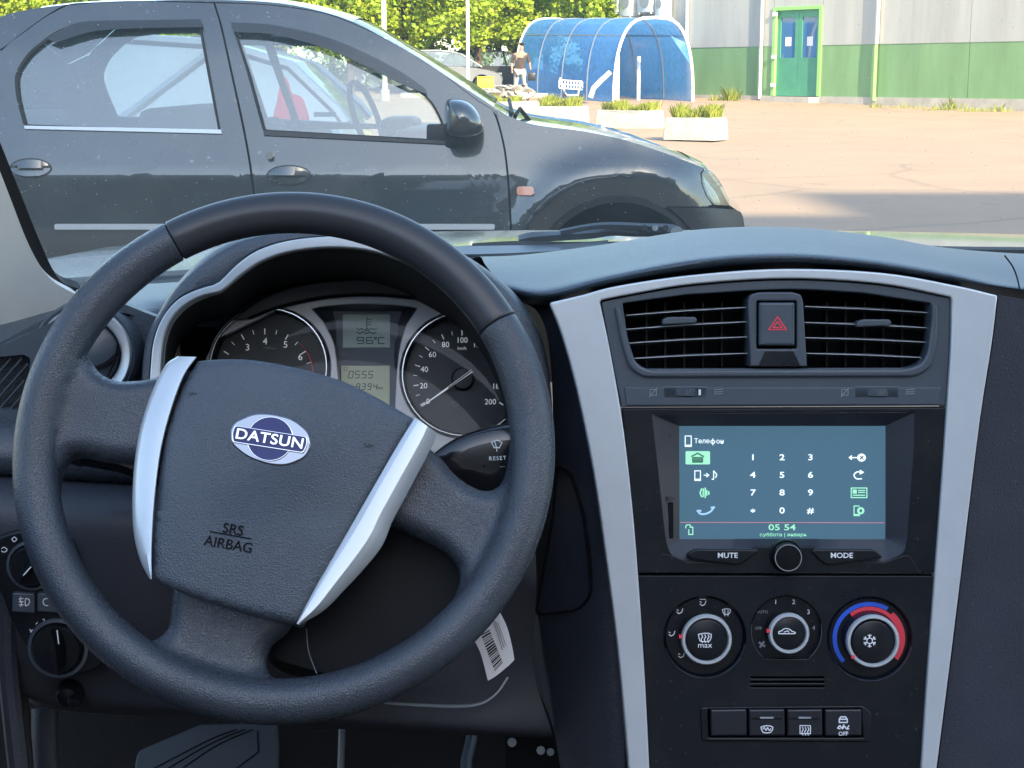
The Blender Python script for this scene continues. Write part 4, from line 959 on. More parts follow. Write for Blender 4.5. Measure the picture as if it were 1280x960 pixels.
loft_px('linkage', [[(700, 286.5, 1.93), (740, 279, 1.93), (775, 277.5, 1.93), (830, 281, 1.93)], [(700, 289, 1.925), (740, 282, 1.925), (775, 281, 1.925), (830, 284, 1.925)]], M['vent'], t, n=20, thick=.006)
for x in (806, 819, 832): link('screw', tube_mesh([P(x, 285, 1.945), P(x, 285, 1.915)], .0038, 12), M['rubber'] if x != 819 else M['greyprint'], t)
link('spindle_nut', tube_mesh([P(846, 291, 1.95), P(846, 291, 1.92)], .008, 10), M['greyprint'], t)
loft_px('frit', [[(556, 308, 1.9), (620, 307, 1.91), (700, 305, 1.92), (760, 300, 1.92)], [(556, 318, 1.86), (620, 317, 1.87), (700, 313, 1.88), (760, 306, 1.9)]], M['vent'], t, n=14, thick=.004)

# left windscreen pillar with grey trim
t = thing('windscreen_pillar', P(20, 400, 1.3), 'light grey windscreen pillar trim with black edge at the left', 'pillar')
fp = lambda x, z: 1.36 + .7 * (x + .42) - .55 * (z - 1.02)
inner = cat([(-90, 20), (-45, 110), (-8, 195), (10, 240), (32, 297), (50, 332), (67, 352), (93, 367)], 5)
outer = cat([(104, 363), (96, 360), (80, 354), (66, 337), (47, 295), (25, 240), (3, 185), (-35, 90), (-70, 10)], 5)
pxpanel('trim', inner + cat([(100, 372), (76, 388), (36, 410), (-6, 430)], 4) + [(-60, 450), (-160, 400), (-180, 40)], fp, 1.36, M['pillar'], t, step=12, thick=.02)
pxpanel('edge_band', inner + [(96, 362)] + outer, lambda x, z: fp(x, z) + .012, 1.36, M['rubber'], t, step=14, thick=.015)
pxpanel('outer_frame', outer[::-1] + [(112, 352)] + cat([(104, 349), (80, 334), (58, 304), (40, 258), (26, 215), (12, 170), (-30, 70), (-58, 10)], 4), lambda x, z: fp(x, z) + .06, 1.36, M['vent'], t, step=20, thick=.02) if False else None

# ---------------------------------------------------------------- dashboard
dash = thing('dashboard', P(640, 700, 1.4), 'dark grained plastic dashboard across the car with silver centre frame', 'dashboard')
# upper pad, centre and right
loft_px('upper_pad', [
    [(560, 345, 1.86), (650, 345, 1.86), (750, 335, 1.86), (870, 325, 1.86), (990, 325, 1.86), (1130, 330, 1.86), (1330, 345, 1.86)],
    [(585, 326, 1.62), (654, 323, 1.62), (747, 313, 1.62), (872, 293, 1.62), (985, 290, 1.62), (1090, 301, 1.62), (1180, 314, 1.62), (1330, 324, 1.62)],
    [(600, 321, 1.50), (654, 319, 1.5), (747, 307, 1.5), (872, 287.5, 1.5), (985, 284.5, 1.5), (1089, 294, 1.5), (1180, 309.5, 1.5), (1260, 317, 1.5), (1330, 320, 1.5)],
    [(606, 330, 1.40), (660, 331, 1.39), (750, 320, 1.38), (872, 300, 1.38), (985, 296, 1.38), (1089, 303, 1.38), (1180, 318, 1.38), (1260, 330, 1.38), (1330, 334, 1.38)],
    [(620, 348, 1.33), (672, 353, 1.30), (760, 337, 1.285), (872, 317, 1.28), (980, 311, 1.28), (1080, 318, 1.28), (1180, 334, 1.285), (1250, 349, 1.29), (1330, 358, 1.3)],
    [(632, 360, 1.30), (680, 364, 1.262), (760, 345, 1.25), (872, 325, 1.245), (980, 318, 1.245), (1080, 325, 1.245), (1180, 341, 1.25), (1250, 356, 1.255), (1330, 366, 1.27)],
    [(645, 372, 1.30), (686, 373, 1.262), (765, 353, 1.25), (872, 334, 1.25), (980, 327, 1.25), (1080, 333, 1.25), (1180, 349, 1.255), (1250, 362, 1.26), (1330, 374, 1.28)],
    [(655, 380, 1.33), (692, 382, 1.30), (765, 364, 1.30), (872, 345, 1.3), (980, 338, 1.3), (1080, 344, 1.3), (1180, 360, 1.3), (1250, 373, 1.3), (1330, 384, 1.3)]], M['pad'], dash, n=90, k=4, smooth=60)
strokes('pad_seam', Pl(1265, 340, 1.27, R(50)), [cat([(1256, 320), (1266, 334), (1272, 350), (1275, 366)], 4)], 1.6, .002, M['deep'], dash, thick=.0006)
# centre stack plane
CS = Pl(975, 600, 1.215, R(9))
# silver frame: one arched U
fo = cat([(689, 378), (727, 369), (774, 357), (867, 343.5), (980, 336), (1102, 341), (1195, 357), (1246, 369)], 6) + cat([(1247, 371), (1240, 430), (1226, 520), (1211, 640), (1199, 740), (1184, 860), (1168, 985)], 4)
fi = cat([(1150, 985), (1158, 860), (1167, 740), (1176, 620), (1184, 510), (1189, 430), (1190, 374)], 4) + cat([(1188, 371), (1100, 354.5), (985, 348), (868, 355), (793, 367), (752, 375)], 6) + cat([(750, 378), (763, 440), (780, 540), (793, 660), (802, 780), (808, 880), (813, 985)], 4) + cat([(788, 985), (779, 880), (771, 800), (758, 700), (742, 590), (722, 490), (703, 420), (688, 381)], 4)
ext('silver_frame', CS, fo + fi, -.02, .0055, M['silver'], dash, bev=.0014)
# side flanks of the centre console
fl = lambda x, z: 1.232 + .9 * max(0, (.075 - x)) + .22 * (z - .8) * .6 - .02
flank = pxpanel('console_flank', cat([(655, 378), (672, 390), (684, 420), (690, 480), (691, 560), (688, 640), (672, 740), (655, 800), (668, 850), (690, 905), (705, 985)], 4) + [(782, 985)] + cat([(779, 880), (771, 800), (758, 700), (742, 590), (722, 490), (703, 420), (690, 380)], 4), lambda x, z: 1.245 + 1.1 * max(0, .065 + .05 * (1.0 - z) - x) ** 1.3 * 3 - .16 * (1.0 - z) * .98 + .005, 1.23, M['dash'], dash, step=12, thick=.01)
pk = [(694, 580), (712, 590), (728, 640), (737, 700), (738, 745), (722, 764), (690, 768), (668, 770), (676, 720), (690, 640)]
pxpanel('pocket', rnd(pk, 14), lambda x, z: 1.242 + 1.1 * max(0, .065 + .05 * (1.0 - z) - x) ** 1.3 * 3 - .16 * (1.0 - z) * .98 + .004, 1.23, M['deep'], dash, step=14, thick=.004, holes=[inset(rnd(pk, 14), 2.2)])
pxpanel('passenger_panel', [(1246, 368), (1330, 384), (1420, 400), (1420, 985), (1250, 985)] + cat([(1169, 985), (1185, 860), (1200, 740), (1212, 640), (1227, 520), (1241, 430), (1248, 372)], 4), lambda x, z: 1.245 - .16 * (1.0 - z) + .15 * max(0, x - .36 + .0 * z) * 1.2, 1.24, M['dash'], dash, step=14, thick=.012)
loft_px('side_seam', [[(1276, 318, 1.5), (1277, 335, 1.36), (1280, 362, 1.27), (1300, 380, 1.262)], [(1279, 318, 1.499), (1280, 335, 1.358), (1283, 362, 1.268), (1303, 380, 1.26)]], M['deep'], dash, n=12, thick=.002) if False else None
# ---- vent housing
vo = cat([(753, 377), (793, 369), (868, 357), (985, 350), (1100, 356.5), (1187, 372.5)], 5) + cat([(1188, 376), (1187, 430), (1182.5, 507)], 3) + cat([(777, 509), (763, 440), (752, 380)], 3)
# opening px
op = rnd([(778, 379, 3)] + cat([(860, 368), (985, 361.5), (1080, 366)], 4) + [(1164, 379, 3), (1163, 430, 20), (1156, 452, 14), (1138, 460, 10), (806, 461, 10), (794, 452, 14), (785, 425, 20)], 4)
vh = ext('vent_housing', CS, vo, -.02, .002, M['vent'], dash, holes=[op], bev=.001)
# rolled lip around the opening
lip_o = rnd([(768, 384, 3), (774, 384, 2), (777, 392, 3), (788, 440, 20), (797, 456, 14), (812, 462.5, 10), (1132, 461.5, 10), (1152, 455, 12), (1160, 440, 14), (1165, 400, 10), (1166, 381, 2), (1173, 381, 3), (1172, 430, 20), (1166, 458, 18), (1146, 471, 16), (803, 472, 18), (786, 460, 18), (775, 425, 20)], 4)
ext('vent_lip', CS, lip_o, -.01, .0055, M['vent'], vh, bev=.002)
ext('vent_duct', CS, [(740, 340), (1200, 340), (1200, 480), (740, 480)], -.062, -.058, M['deep'], vh, bev=0)
for (x0, x1, xs, yl) in ((772, 936, (783, 935), ((394, 384), (411.5, 402), (429, 421), (448.5, 441.5))), (1004, 1166, (1006, 1164), ((383, 391), (403, 410), (422, 428), (441.5, 447.5)))):
    for a, b_ in yl:
        xa, xb = xs; s_ = (CS.q(xa, a, -.012), CS.q(xb, b_, -.012)); k = 6; V_, Fc = [], []
        mid_ = 1 if x0 < 900 else -1
        for i in range(k + 1):
            t_ = i / k; u = s_[0][0] * (1 - t_) + s_[1][0] * t_; v = s_[0][1] * (1 - t_) + s_[1][1] * t_ + .0012 * math.sin(math.pi * t_)
            for dv, dw in ((.0003, 0), (-.0004, 0), (-.0028, -.018), (-.0022, -.018)): V_.append(CS.W(u, v + dv, -.010 + dw))
        for i in range(k):
            for j in range(4): Fc.append((i * 4 + j, i * 4 + (j + 1) % 4, (i + 1) * 4 + (j + 1) % 4, (i + 1) * 4 + j))
        sl_ = link('slat', mesh(V_, Fc), M['vent'], vh, None)
        strokes('slat_highlight', CS, [[(xa, a), ((xa + xb) / 2, (a + b_) / 2 - .6), (xb, b_)]], .75, -.0094, M['silver'], vh, thick=.0003)  # silver strip paints a highlight along the slat's front edge
    n = 5
    for i in range(n):
        x = x0 + 36 + i * 23.5 if x0 < 900 else 1033 + i * 23.5
        q_ = [CS.q(x, y, -.034) for y in (378, 464)]
        link('vane', mesh([CS.W(q_[0][0] - .0007, q_[0][1], -.032), CS.W(q_[0][0] + .0007, q_[0][1], -.032), CS.W(q_[1][0] + .0007, q_[1][1], -.032), CS.W(q_[1][0] - .0007, q_[1][1], -.032)] + [CS.W(q_[0][0] - .0007, q_[0][1], -.05), CS.W(q_[0][0] + .0007, q_[0][1], -.05), CS.W(q_[1][0] + .0007, q_[1][1], -.05), CS.W(q_[1][0] - .0007, q_[1][1], -.05)], [(0, 1, 2, 3), (1, 5, 6, 2), (0, 3, 7, 4), (0, 4, 5, 1)]), M['black'], vh, None)
for x0, y0, x1, y1 in ((828, 396, 872, 406), (1071, 399, 1115, 409)):
    ext('vent_adjuster', CS, rnd([(x0, y0 + 3, 3), (x0 + 8, y0, 3), (x1 - 3, y0, 3), (x1, y0 + 4, 2), (x1 - 2, y1 - 2, 2), (x0, y1, 2)], 3), -.014, -.001, M['vent'], vh, bev=.0012)
# corner pieces where the lip meets the sides: hazard switch
hz = ext('hazard_bezel', CS, rnd([(935, 376, 2), (938, 368, 3), (950, 365, 2), (990, 365, 2), (1001, 368, 3), (1004, 376, 2), (1009, 458, 1), (938, 458, 1)], 2), -.03, .0045, M['vent'], dash, holes=[box_px(946, 376, 996, 436, 2)], bev=.0012)
ext('hazard_well', CS, box_px(944, 374, 998, 438), -.02, -.016, M['deep'], hz, bev=0)
ext('hazard_foot', CS, [(956, 439), (992, 439), (1001, 458), (948, 458)], .001, .0052, M['black'], hz, bev=.0004)
hb = ext('hazard_button', CS, box_px(949, 378, 993.5, 432, 2), -.012, .0065, M['vent'], hz, bev=.0018)
strokes('warning_triangle', CS, [[(972, 396), (983, 412), (961, 412), (972, 396)], [(972, 402), (977.5, 409.5), (966.5, 409.5), (972, 402)]], 1.5, .0066, M['red'], hz)
# strip with the two thumbwheels
gr = ext('control_strip', CS, rnd([(780, 484), (1178, 484), (1174, 506), (783, 507)], 1.5), .0005, .0032, M['vent'], dash, holes=[box_px(829, 482.5, 884, 498, 1), box_px(1068, 482.5, 1124, 498, 1)], bev=.0008)
for cx in (856.5, 1096):
    u, v = CS.q(cx, 490.5, 0); k = CS.px(cx, 490, 0); rr = 40 * k; rows = []
    for dv in (-5.2, -4, 4, 5.2):
        row = []
        for i in range(37):
            a = R(-44 + 88 * i / 36); r_ = (rr if abs(dv) < 5 else rr * .96) * (1 + (.02 if i % 2 else 0)); row.append(CS.W(u + r_ * math.sin(a) * .95, v + dv * k, r_ * math.cos(a) - rr * .82))
        rows.append(row)
    link('thumbwheel', grid_mesh(rows), M['vent'], gr, 20)
    ext('wheel_mark', CS, box_px(cx + 17, 487, cx + 19.5, 494), .002, .0063, M['white'], gr, bev=0) if cx < 900 else None
    strokes('vent_symbols', CS, [[(cx - 44, 487), (cx - 36, 487), (cx - 36, 494), (cx - 44, 494), (cx - 44, 487)], [(cx - 45, 496), (cx - 35, 485)], [(cx + 36, 487.5), (cx + 47, 486.5)], [(cx + 36, 490), (cx + 47, 489.5)], [(cx + 36, 492.5), (cx + 47, 492)]], .7, .0033, M['greyprint'], gr)

# ---------------------------------------------------------------- head unit with phone screen
hu = thing('head_unit', CS.W(0, 0, 0), 'black head unit with a blue phone keypad screen in the centre console', 'head unit')
rec = rnd([(815, 517.5, 3), (1143, 515.5, 3), (1142, 560, 8), (1134, 672, 8), (1130, 690, 14), (1106, 702, 8), (1050, 701, 2), (1020, 688, 4), (945, 688, 4), (915, 700, 2), (862, 702, 8), (838, 694, 14), (832, 672, 8), (822, 580, 8)], 3)
ext('face_plate', CS, rnd([(778, 511), (1181.5, 509.5), (1176, 620), (1169.5, 716), (797.5, 716), (788, 610)], 1.5), -.02, .0022, M['black'], hu, holes=[rec], bev=.0008)
# sloping recess walls
scr = box_px(850, 533, 1104, 673); S0, S1 = -.009, .0018
def chamfer(name, outpx, inpx, w0, w1, m, par):
    n = len(outpx); rows = [[CS.W(*CS.q(*p, w0), w0) for p in outpx], [CS.W(*CS.q(*p, w1), w1) for p in inpx]]
    return link(name, grid_mesh(rows, True), m, par, 25)
c_ = Vector((977, 603)); inn = []
for p in rec:
    d = Vector(p) - c_; t_ = min((127.5 if d.x > 0 else 126.5) / max(1e-6, abs(d.x)), 70 / max(1e-6, abs(d.y)));
    sx = max(850, min(1105.5, p[0] + (0 if abs(d.x) > 120 else 0))); sy = max(533, min(673, p[1])); inn.append((sx, sy))
chamfer('recess_wall', rec, inn, .0018, S0 - .0004, M['vent'] if False else mat('satin_charcoal_recess', (.020, .024, .034), .4, bump=.08, bscale=900), hu)
sc_p = ext('screen', CS, box_px(847, 530, 1108, 676), S0 - .006, S0, M['screen'], hu, bev=.0003)
def T(s, x, y, h, m='ic_white', xs=1.0, par=None, wv=None, **k): return text('lettering', CS, s, x, y, h, S0 + .0001 if wv is None else wv, M[m], par or sc_p, xs=xs, **k)
WS = S0 + .0001
keys = ['1', '2', '3', '4', '5', '6', '7', '8', '9', '*', '0', '#']
for i, s in enumerate(keys):
    x = (941, 977.5, 1013)[i % 3]; y = (572, 594, 616, 638.5)[i // 3]
    T(s, x, y + (2 if s == '*' else 0), 7.6, xs=1.32, bold=.004) 
T('Теле', 877.3, 551.5, 6.0, xs=1.0); T('он', 900, 551.8, 6.0, xs=1.0)
strokes('lettering', CS, [ell(891, 552.3, 2.6, 2.1, n=12) + [(893.6, 552.3)], [(891, 548.3), (891, 556.3)]], .9, WS, M['ic_white'], sc_p)
T('05 54', 977.5, 659.5, 7.5, 'ic_green', xs=1.45, bold=.003)
T('суббота | январь', 979, 668.5, 4.2, 'ic_green', xs=1.25)
strokes('symbol', CS, [[(856.5, 545), (864, 545), (864, 558), (856.5, 558), (856.5, 545)], [(857, 556.5), (864, 556.5)]], 1.1, WS, M['ic_white'], sc_p)
ext('home_button', CS, box_px(857, 564, 887.5, 580.5, 1.5), WS - .0002, WS + .0003, M['ic_green'], sc_p, bev=0)
strokes('home_symbol', CS, [[(864.5, 570.5), (872, 566.5), (879.5, 570.5)], [(866, 572), (878, 572), (878, 577.5), (866, 577.5), (866, 572)], [(866, 574), (878, 574)], [(866, 576), (878, 576)]], 1.7, WS + .0003, mat('dim_green_symbol', (.06, .2, .13), .5, emit=.05), sc_p)
strokes('symbol', CS, [[(868.5, 588.5), (875.5, 588.5), (875.5, 600.5), (868.5, 600.5), (868.5, 588.5)], [(869, 599), (875, 599)], [(880, 594), (885.5, 594)], [(883, 591.8), (886, 594), (883, 596.2)], [(890, 599), (892, 599), (892, 588.5), (896, 593), (894.5, 597)]], 1.1, WS, M['ic_white'], sc_p)
strokes('symbol', CS, [[(877, 611), (875, 616), (877, 621)], [(879, 611), (879, 621)], [(881.5, 610), (881.5, 622)], [(883.5, 613), (883.5, 619)], [(886, 614.5), (886, 618)]], 1.6, WS, M['ic_green'], sc_p)
strokes('symbol', CS, [cat([(872, 638.5), (875, 642), (881, 642.5), (888, 639.5), (892.5, 634)], 4), [(871.5, 638.5), (876, 638.5)], [(889, 634.5), (893, 634)]], 2.2, WS, M['ic_pale'], sc_p)
strokes('symbol', CS, [[(862, 659), (866, 659), (866, 668), (861, 668), (861, 662)], cat([(857, 660), (858, 656.5), (862, 656), (863.5, 658)], 3)], 1.2, WS, M['ic_green'], sc_p)
strokes('symbol', CS, [[(1061.5, 572), (1071, 572)], [(1064.5, 569.8), (1061.5, 572), (1064.5, 574.2)]], 1.3, WS, M['ic_white'], sc_p)
ext('symbol_disc', CS, ell(1077, 572, 5.4, 5, n=20), WS - .0002, WS + .0002, M['ic_white'], sc_p, bev=0)
strokes('symbol_cross', CS, [[(1074.8, 569.8), (1079.2, 574.2)], [(1079.2, 569.8), (1074.8, 574.2)]], 1.1, WS + .0002, M['blackprint'], sc_p)
strokes('symbol', CS, [cat([(1077, 590.5), (1071, 590), (1067.5, 594), (1070.5, 598.3), (1077, 598.5)], 5), [(1075, 588), (1079, 590.3), (1075, 592.5)]], 1.4, WS, M['ic_white'], sc_p)
strokes('symbol', CS, [[(1064, 610), (1083.5, 610), (1083.5, 622), (1064, 622), (1064, 610)], [(1073, 613), (1081, 613)], [(1073, 615.5), (1081, 615.5)], [(1066.5, 619), (1081, 619)]], 1.2, WS, M['ic_green'], sc_p)
ext('symbol_block', CS, box_px(1066, 612, 1071, 617), WS - .0002, WS + .0003, M['ic_green'], sc_p, bev=0)
strokes('symbol', CS, [[(1074, 632.5), (1067.5, 632.5), (1067.5, 644.5), (1074.5, 644.5)], [(1068, 643), (1074, 643)]], 1.2, WS, M['ic_green'], sc_p)
ext('symbol_disc', CS, ell(1076, 638.5, 4.5, 4.5, n=20), WS - .0002, WS + .0002, M['ic_green'], sc_p, holes=[ell(1076, 638.5, 1.8, 2.2, n=12)], bev=0)
strokes('status_line', CS, [[(850.5, 653), (1105, 653.5)]], 1.1, WS, M['ic_red'], sc_p)
ext('screen_gloss_edge', CS, box_px(849.5, 532, 1107, 673.6), S0, S0 + .0006, M['ring'], hu, holes=[box_px(850.5, 533, 1105.8, 672.8)], bev=0) if False else None
# SD slot, marks
ext('card_slot', CS, box_px(834.8, 628, 841.8, 673, 1), -.004, -.0008, M['deep'], hu, bev=.0002)
text('lettering', CS, 'SD', 838, 623.5, 5, -.0004, M['blackprint'], hu, xs=1.3)
text('lettering', CS, 'F', 838, 545, 6, -.0002, M['blackprint'], hu)
chr_ = M['black']
# apron under the screen, knob and the two keys
ap = ext('lower_apron', CS, rnd([(826, 690, 8), (862, 703, 4), (915, 701, 2), (944, 684, 5), (1020, 684, 5), (1050, 701, 2), (1106, 703, 4), (1136, 692, 8), (1150, 716, 1), (812, 716, 1)], 2), -.004, .0026, M['black'], hu, bev=.0005)
for pts, s, x in (([(858, 692.5), (869, 686.5), (946, 687), (948, 690), (930, 703), (922, 706.5), (890, 703), (862, 698)], 'MUTE', 909.5), ([(1014, 689), (1018, 686.5), (1094, 687), (1104, 696), (1098, 698.5), (1040, 706.5), (1032, 706), (1022, 698)], 'MODE', 1052)):
    kb = ext('side_key', CS, rnd(pts, 3), 0, .0052, M['black'], hu, bev=.0012)
    k2 = ext('key_outline', CS, rnd([(a, b - .6) for a, b in pts], 3), 0, .0036, M['vent'], hu, bev=.0004, holes=[inset(rnd(pts, 3), 1.5)])
    text('lettering', CS, s, x, 694.5, 6.6, .0053, M['white'], hu, xs=1.08, bold=.004)
lathe('volume_knob', CS, 981.5, 694, [(20.5, 0), (20.5, .0055), (19.5, .0062), (18.5, .0055), (17.8, .006), (17.8, .0135), (17.2, .0142), (15.8, .0145)], M['black'], hu)
lathe('knob_ring', CS, 981.5, 694, [(16.9, .0141), (16.7, .0147), (15.6, .0147), (15.3, .0141)], M['ring'], hu)
lathe('knob_cap', CS, 981.5, 694, [(15.4, .0142), (14.5, .0144), (0, .0144)], M['deep'], hu)

# ---------------------------------------------------------------- climate panel
cl = thing('climate_panel', CS.W(0, -.15, 0), 'black climate control panel with three round dials', 'climate panel')
dials = [(881, 796, 51.5, 31, 26), (983, 788.5, 44.5, 25, 21), (1087, 798, 53, 32.5, 26.5)]
slots = [box_px(938, 846 + i * 5.6, 1030, 848.2 + i * 5.6, 1) for i in range(3)]
swb = rnd([(878, 886, 4), (1077, 884, 4), (1087, 892, 4), (1085, 925, 4), (880, 924, 4)], 3)
def dcirc(d, k=1.0): return ell(d[0], d[1], d[2] * k, d[2] * k * .985, n=56)
mid_d = [p for p in ell(983, 788.5, 44.5, 44, n=56) if p[1] < 824.5]
mid_d = sorted(mid_d, key=lambda p: -math.atan2(-(p[1] - 788.5), p[0] - 983) if True else 0)
mid_d = ell(983, 788.5, 44.5, 44, n=50, a0=-53.5, a1=233.5)
ext('face_plate', CS, rnd([(797.8, 719.5), (1168.5, 720), (1160, 850), (1151, 985), (814, 985), (804, 800)], 1.5), -.02, .0022, M['black'], cl, holes=[dcirc(dials[0]), mid_d, dcirc(dials[2])] + slots + [swb], bev=.0006)
ext('back_plate', CS, [(800, 722), (1166, 722), (1150, 985), (812, 985)], -.03, -.021, M['deep'], cl, bev=0)
for i, d in enumerate(dials):
    cx, cy, R0, R1, R2 = d
    if i == 1:
        bowl = ext('dial_bowl', CS, mid_d, -.012, -.0035, M['black'], cl, bev=.0004)
        q_ = mid_d; strokes('bowl_edge', CS, [q_[34:50] + q_[:1]] if False else [ell(983, 788.5, 44, 43.6, n=20, a0=-48, a1=10), ell(983, 788.5, 44, 43.6, n=20, a0=170, a1=228)], .8, .0021, M['vent'], cl)
    else:
        bowl = lathe('dial_bowl', CS, cx, cy, [(R0 * 1.01, .0015), (R0 * .97, -.001), (R0 * .93, -.0035), (0, -.0035)], M['black'], cl)
        lathe('bowl_edge', CS, cx, cy + .3, [(R0 * 1.0, .002), (R0 * .992, .0034), (R0 * .975, .002), (R0 * .97, .0005)], M['vent'], cl, a0=195, a1=350, n=40)
    kn = lathe('dial_knob', CS, cx, cy, [(R1 + 1.5, -.0035), (R1 + 1, .006), (R1, .0105), (R1 - .5, .0112)], M['black'], cl)
    lathe('dial_ring', CS, cx, cy, [(R1 + .6, .0095), (R1 + .2, .0122), (R1 - 1.2, .0134), (R1 - 3.4, .0134), (R1 - 4.6, .0122), (R1 - 4.8, .010)], M['ring'] if False else M['silver'], kn)
    lathe('dial_cap', CS, cx, cy, [(R2 + 2.5, .008), (R2 + .5, .0105), (R2 - 1, .0122), (R2 - 3, .0128), (0, .0130)], M['black'], kn)
    mx, my = ((851, 796), (960.5, 789), (1066.5, 821))[i]
    ext('red_mark', CS, [(mx - 2, my - 2.2), (mx + 2.2, my - 1.6), (mx + 2.2, my + 1.6), (mx - 2, my + 2.2)], .010, .0138, M['red'], kn, bev=0)
WK = .0131; WB = -.0034
strokes('demist_symbol', CS, [cat([(873, 793), (881, 791.5), (889, 793), (887, 801), (881, 802), (875, 801), (873, 793)], 2)] + [cat([(x, 793.5), (x + 1.2, 796), (x - .6, 799), (x + .8, 803)], 3) for x in (877, 881, 885)], 1.1, WK, M['white'], cl)
text('lettering', CS, 'max', 881, 806.5, 7, WK, M['white'], cl, xs=1.1, bold=-.001)
strokes('recirculation_symbol', CS, [cat([(973.5, 792), (973.5, 789.5), (977, 788.5), (980, 786), (986, 786), (990, 789), (993, 790), (993, 792), (973.5, 792)], 2), [(980, 790), (985, 788.5), (986, 790.5)]], 1.1, WK, M['white'], cl)
lathe('cooling_symbol', CS, 1087, 801, [(3.0, WK), (3.0, WK + .0003), (4.2, WK + .0003), (4.2, WK)], M['white'], cl, n=12, at_w=WK)
strokes('cooling_symbol', CS, [[(1087 + 3.5 * math.cos(R(a)), 801 + 3.5 * math.sin(R(a))), (1087 + 8 * math.cos(R(a)), 801 + 8 * math.sin(R(a)))] for a in range(30, 390, 60)] + [[(1087 + 5.5 * math.cos(R(a)) + 2.6 * math.cos(R(a + 50)), 801 + 5.5 * math.sin(R(a)) + 2.6 * math.sin(R(a + 50))), (1087 + 5 * math.cos(R(a)), 801 + 5 * math.sin(R(a))), (1087 + 5.5 * math.cos(R(a)) + 2.6 * math.cos(R(a - 50)), 801 + 5.5 * math.sin(R(a)) + 2.6 * math.sin(R(a - 50)))] for a in range(30, 390, 60)], 1, WK, M['white'], cl)
for s, x, y, h in (('1', 969.5, 752.5, 6), ('2', 992, 752.5, 6), ('3', 1010.5, 765, 6), ('4', 1017, 785, 6), ('AUTO', 953, 765, 3.6), ('OFF', 948, 785.5, 3.6)):
    text('lettering', CS, s, x, y, h, WB, M['white'] if s in '123' else M['greyprint'], cl)
strokes('fan_symbol', CS, [[(952.5 + .5 * math.cos(R(a)), 805.5 + .5 * math.sin(R(a))), (952.5 + 4 * math.cos(R(a + 15)), 805.5 + 4 * math.sin(R(a + 15)))] for a in range(20, 380, 90)], 2.4, WB, M['greyprint'], cl)
def seat_sym(x, y, k=1): return [[(x - 4, y + 1), (x - 1.5, y + 3), (x + 2, y + 1.5), (x + 3.5, y - 3)], [(x - 4, y - 2), (x - 2, y - 1)]]
strokes('airflow_symbols', CS, seat_sym(850, 764) + seat_sym(840, 792) + seat_sym(852, 819) + seat_sym(879, 754) + [cat([(903, 762), (908, 761), (913, 762), (911.5, 767), (908, 768), (904.5, 767), (903, 762)], 2), [(906, 763), (906, 770)], [(910, 763), (910, 770)], [(875, 749), (882, 749)]], .9, WB, M['white'], cl)
# blue / red temperature arcs
def arcband(name, r0, r1, a0, a1, m, wv, taper=0):
    cx, cy = 1087, 798; o = ell(cx, cy, r1, r1 * .985, n=30, a0=a0, a1=a1); i_ = []
    n = 30
    for k in range(n + 1):
        a = R(a1 + (a0 - a1) * k / n); t_ = k / n; rr = r0 + (r1 - r0) * (max(0, (1 - t_ if taper > 0 else t_) - .0)) ** 3 * .9 * (1 if taper else 0); i_.append((cx + rr * math.cos(a), cy - rr * .985 * math.sin(a)))
    return ext(name, CS, o + i_, wv - .001, wv, m, cl, bev=0)
arcband('cold_band', 41, 46.3, 59, 222, M['blue'], WB + .0006, 0)
arcband('warm_band', 35.5, 40.3, -38, 128, M['red'], WB + .0008, 0)
arcband('warm_band', 40.3, 44.5, -38, 48, M['red'], WB + .0007, 0)
# louvre slots and switch bank
sb = thing('switch_bank', CS.W(.0, -.2, -.002), 'row of four black push switches at the foot of the console', 'switch bank')
ext('surround', CS, rnd([(875, 884, 5), (1079, 882, 5), (1090, 892, 5), (1087, 928, 4), (877, 927, 4)], 3), -.01, .0036, M['black'], sb, holes=[rnd([(885, 887, 1), (1076, 885.5, 1), (1079, 922, 1), (886, 922, 1)], 1)], bev=.0012)
for i, (a, b_) in enumerate(((888, 933.5), (936, 981), (984, 1028), (1031, 1077))):
    s_ = ext('push_switch', CS, rnd([(a, 887), (b_, 886.5), (b_ + .5, 920), (a + .5, 920.5)], 2), -.006, .005, M['vent'] if False else mat('satin_black_switch', (.009, .012, .018), .35, bump=.05, bscale=900), sb, bev=.0014)
    if i in (1, 2):
        ext('indicator_bar', CS, box_px(a + 3, 896, b_ - 3, 899.5, 1), .0045, .0056, M['black'], s_, bev=.0003)
        ext('indicator_lens', CS, box_px(a + 14, 896.3, b_ - 14, 898.6, .5), .005, .0062, M['greyprint'], s_, bev=.0003)
WW = .0051
strokes('symbol', CS, [cat([(951, 909), (958.5, 907), (966, 909), (963, 915.5), (954, 915.5), (951, 909)], 2), cat([(953.5, 911.5), (955.5, 909.5), (957.5, 913), (959.5, 909.5), (961.5, 913), (963.5, 911)], 3)], 1.1, WW, M['white'], sb)
strokes('symbol', CS, [[(1000, 907), (1013, 907), (1013, 917), (1000, 917), (1000, 907)]] + [cat([(x, 909), (x + 1, 912), (x - .6, 915), (x + .6, 919)], 3) for x in (1003, 1006.5, 1010)], 1.0, WW, M['white'], sb)
strokes('symbol', CS, [[(1049, 899), (1051, 896), (1057, 896), (1059, 899), (1059, 903), (1049, 903), (1049, 899), (1059, 899)], cat([(1047, 910), (1050, 907), (1052, 910), (1055, 906)], 3), cat([(1053, 911), (1056, 908), (1058, 911), (1061, 907)], 3), [(1047, 910), (1050, 911)], [(1058, 911), (1061, 911)]], 1.4, WW, M['white'], sb)
text('lettering', CS, 'OFF', 1054, 917.3, 5, WW, M['white'], sb, bold=.003)
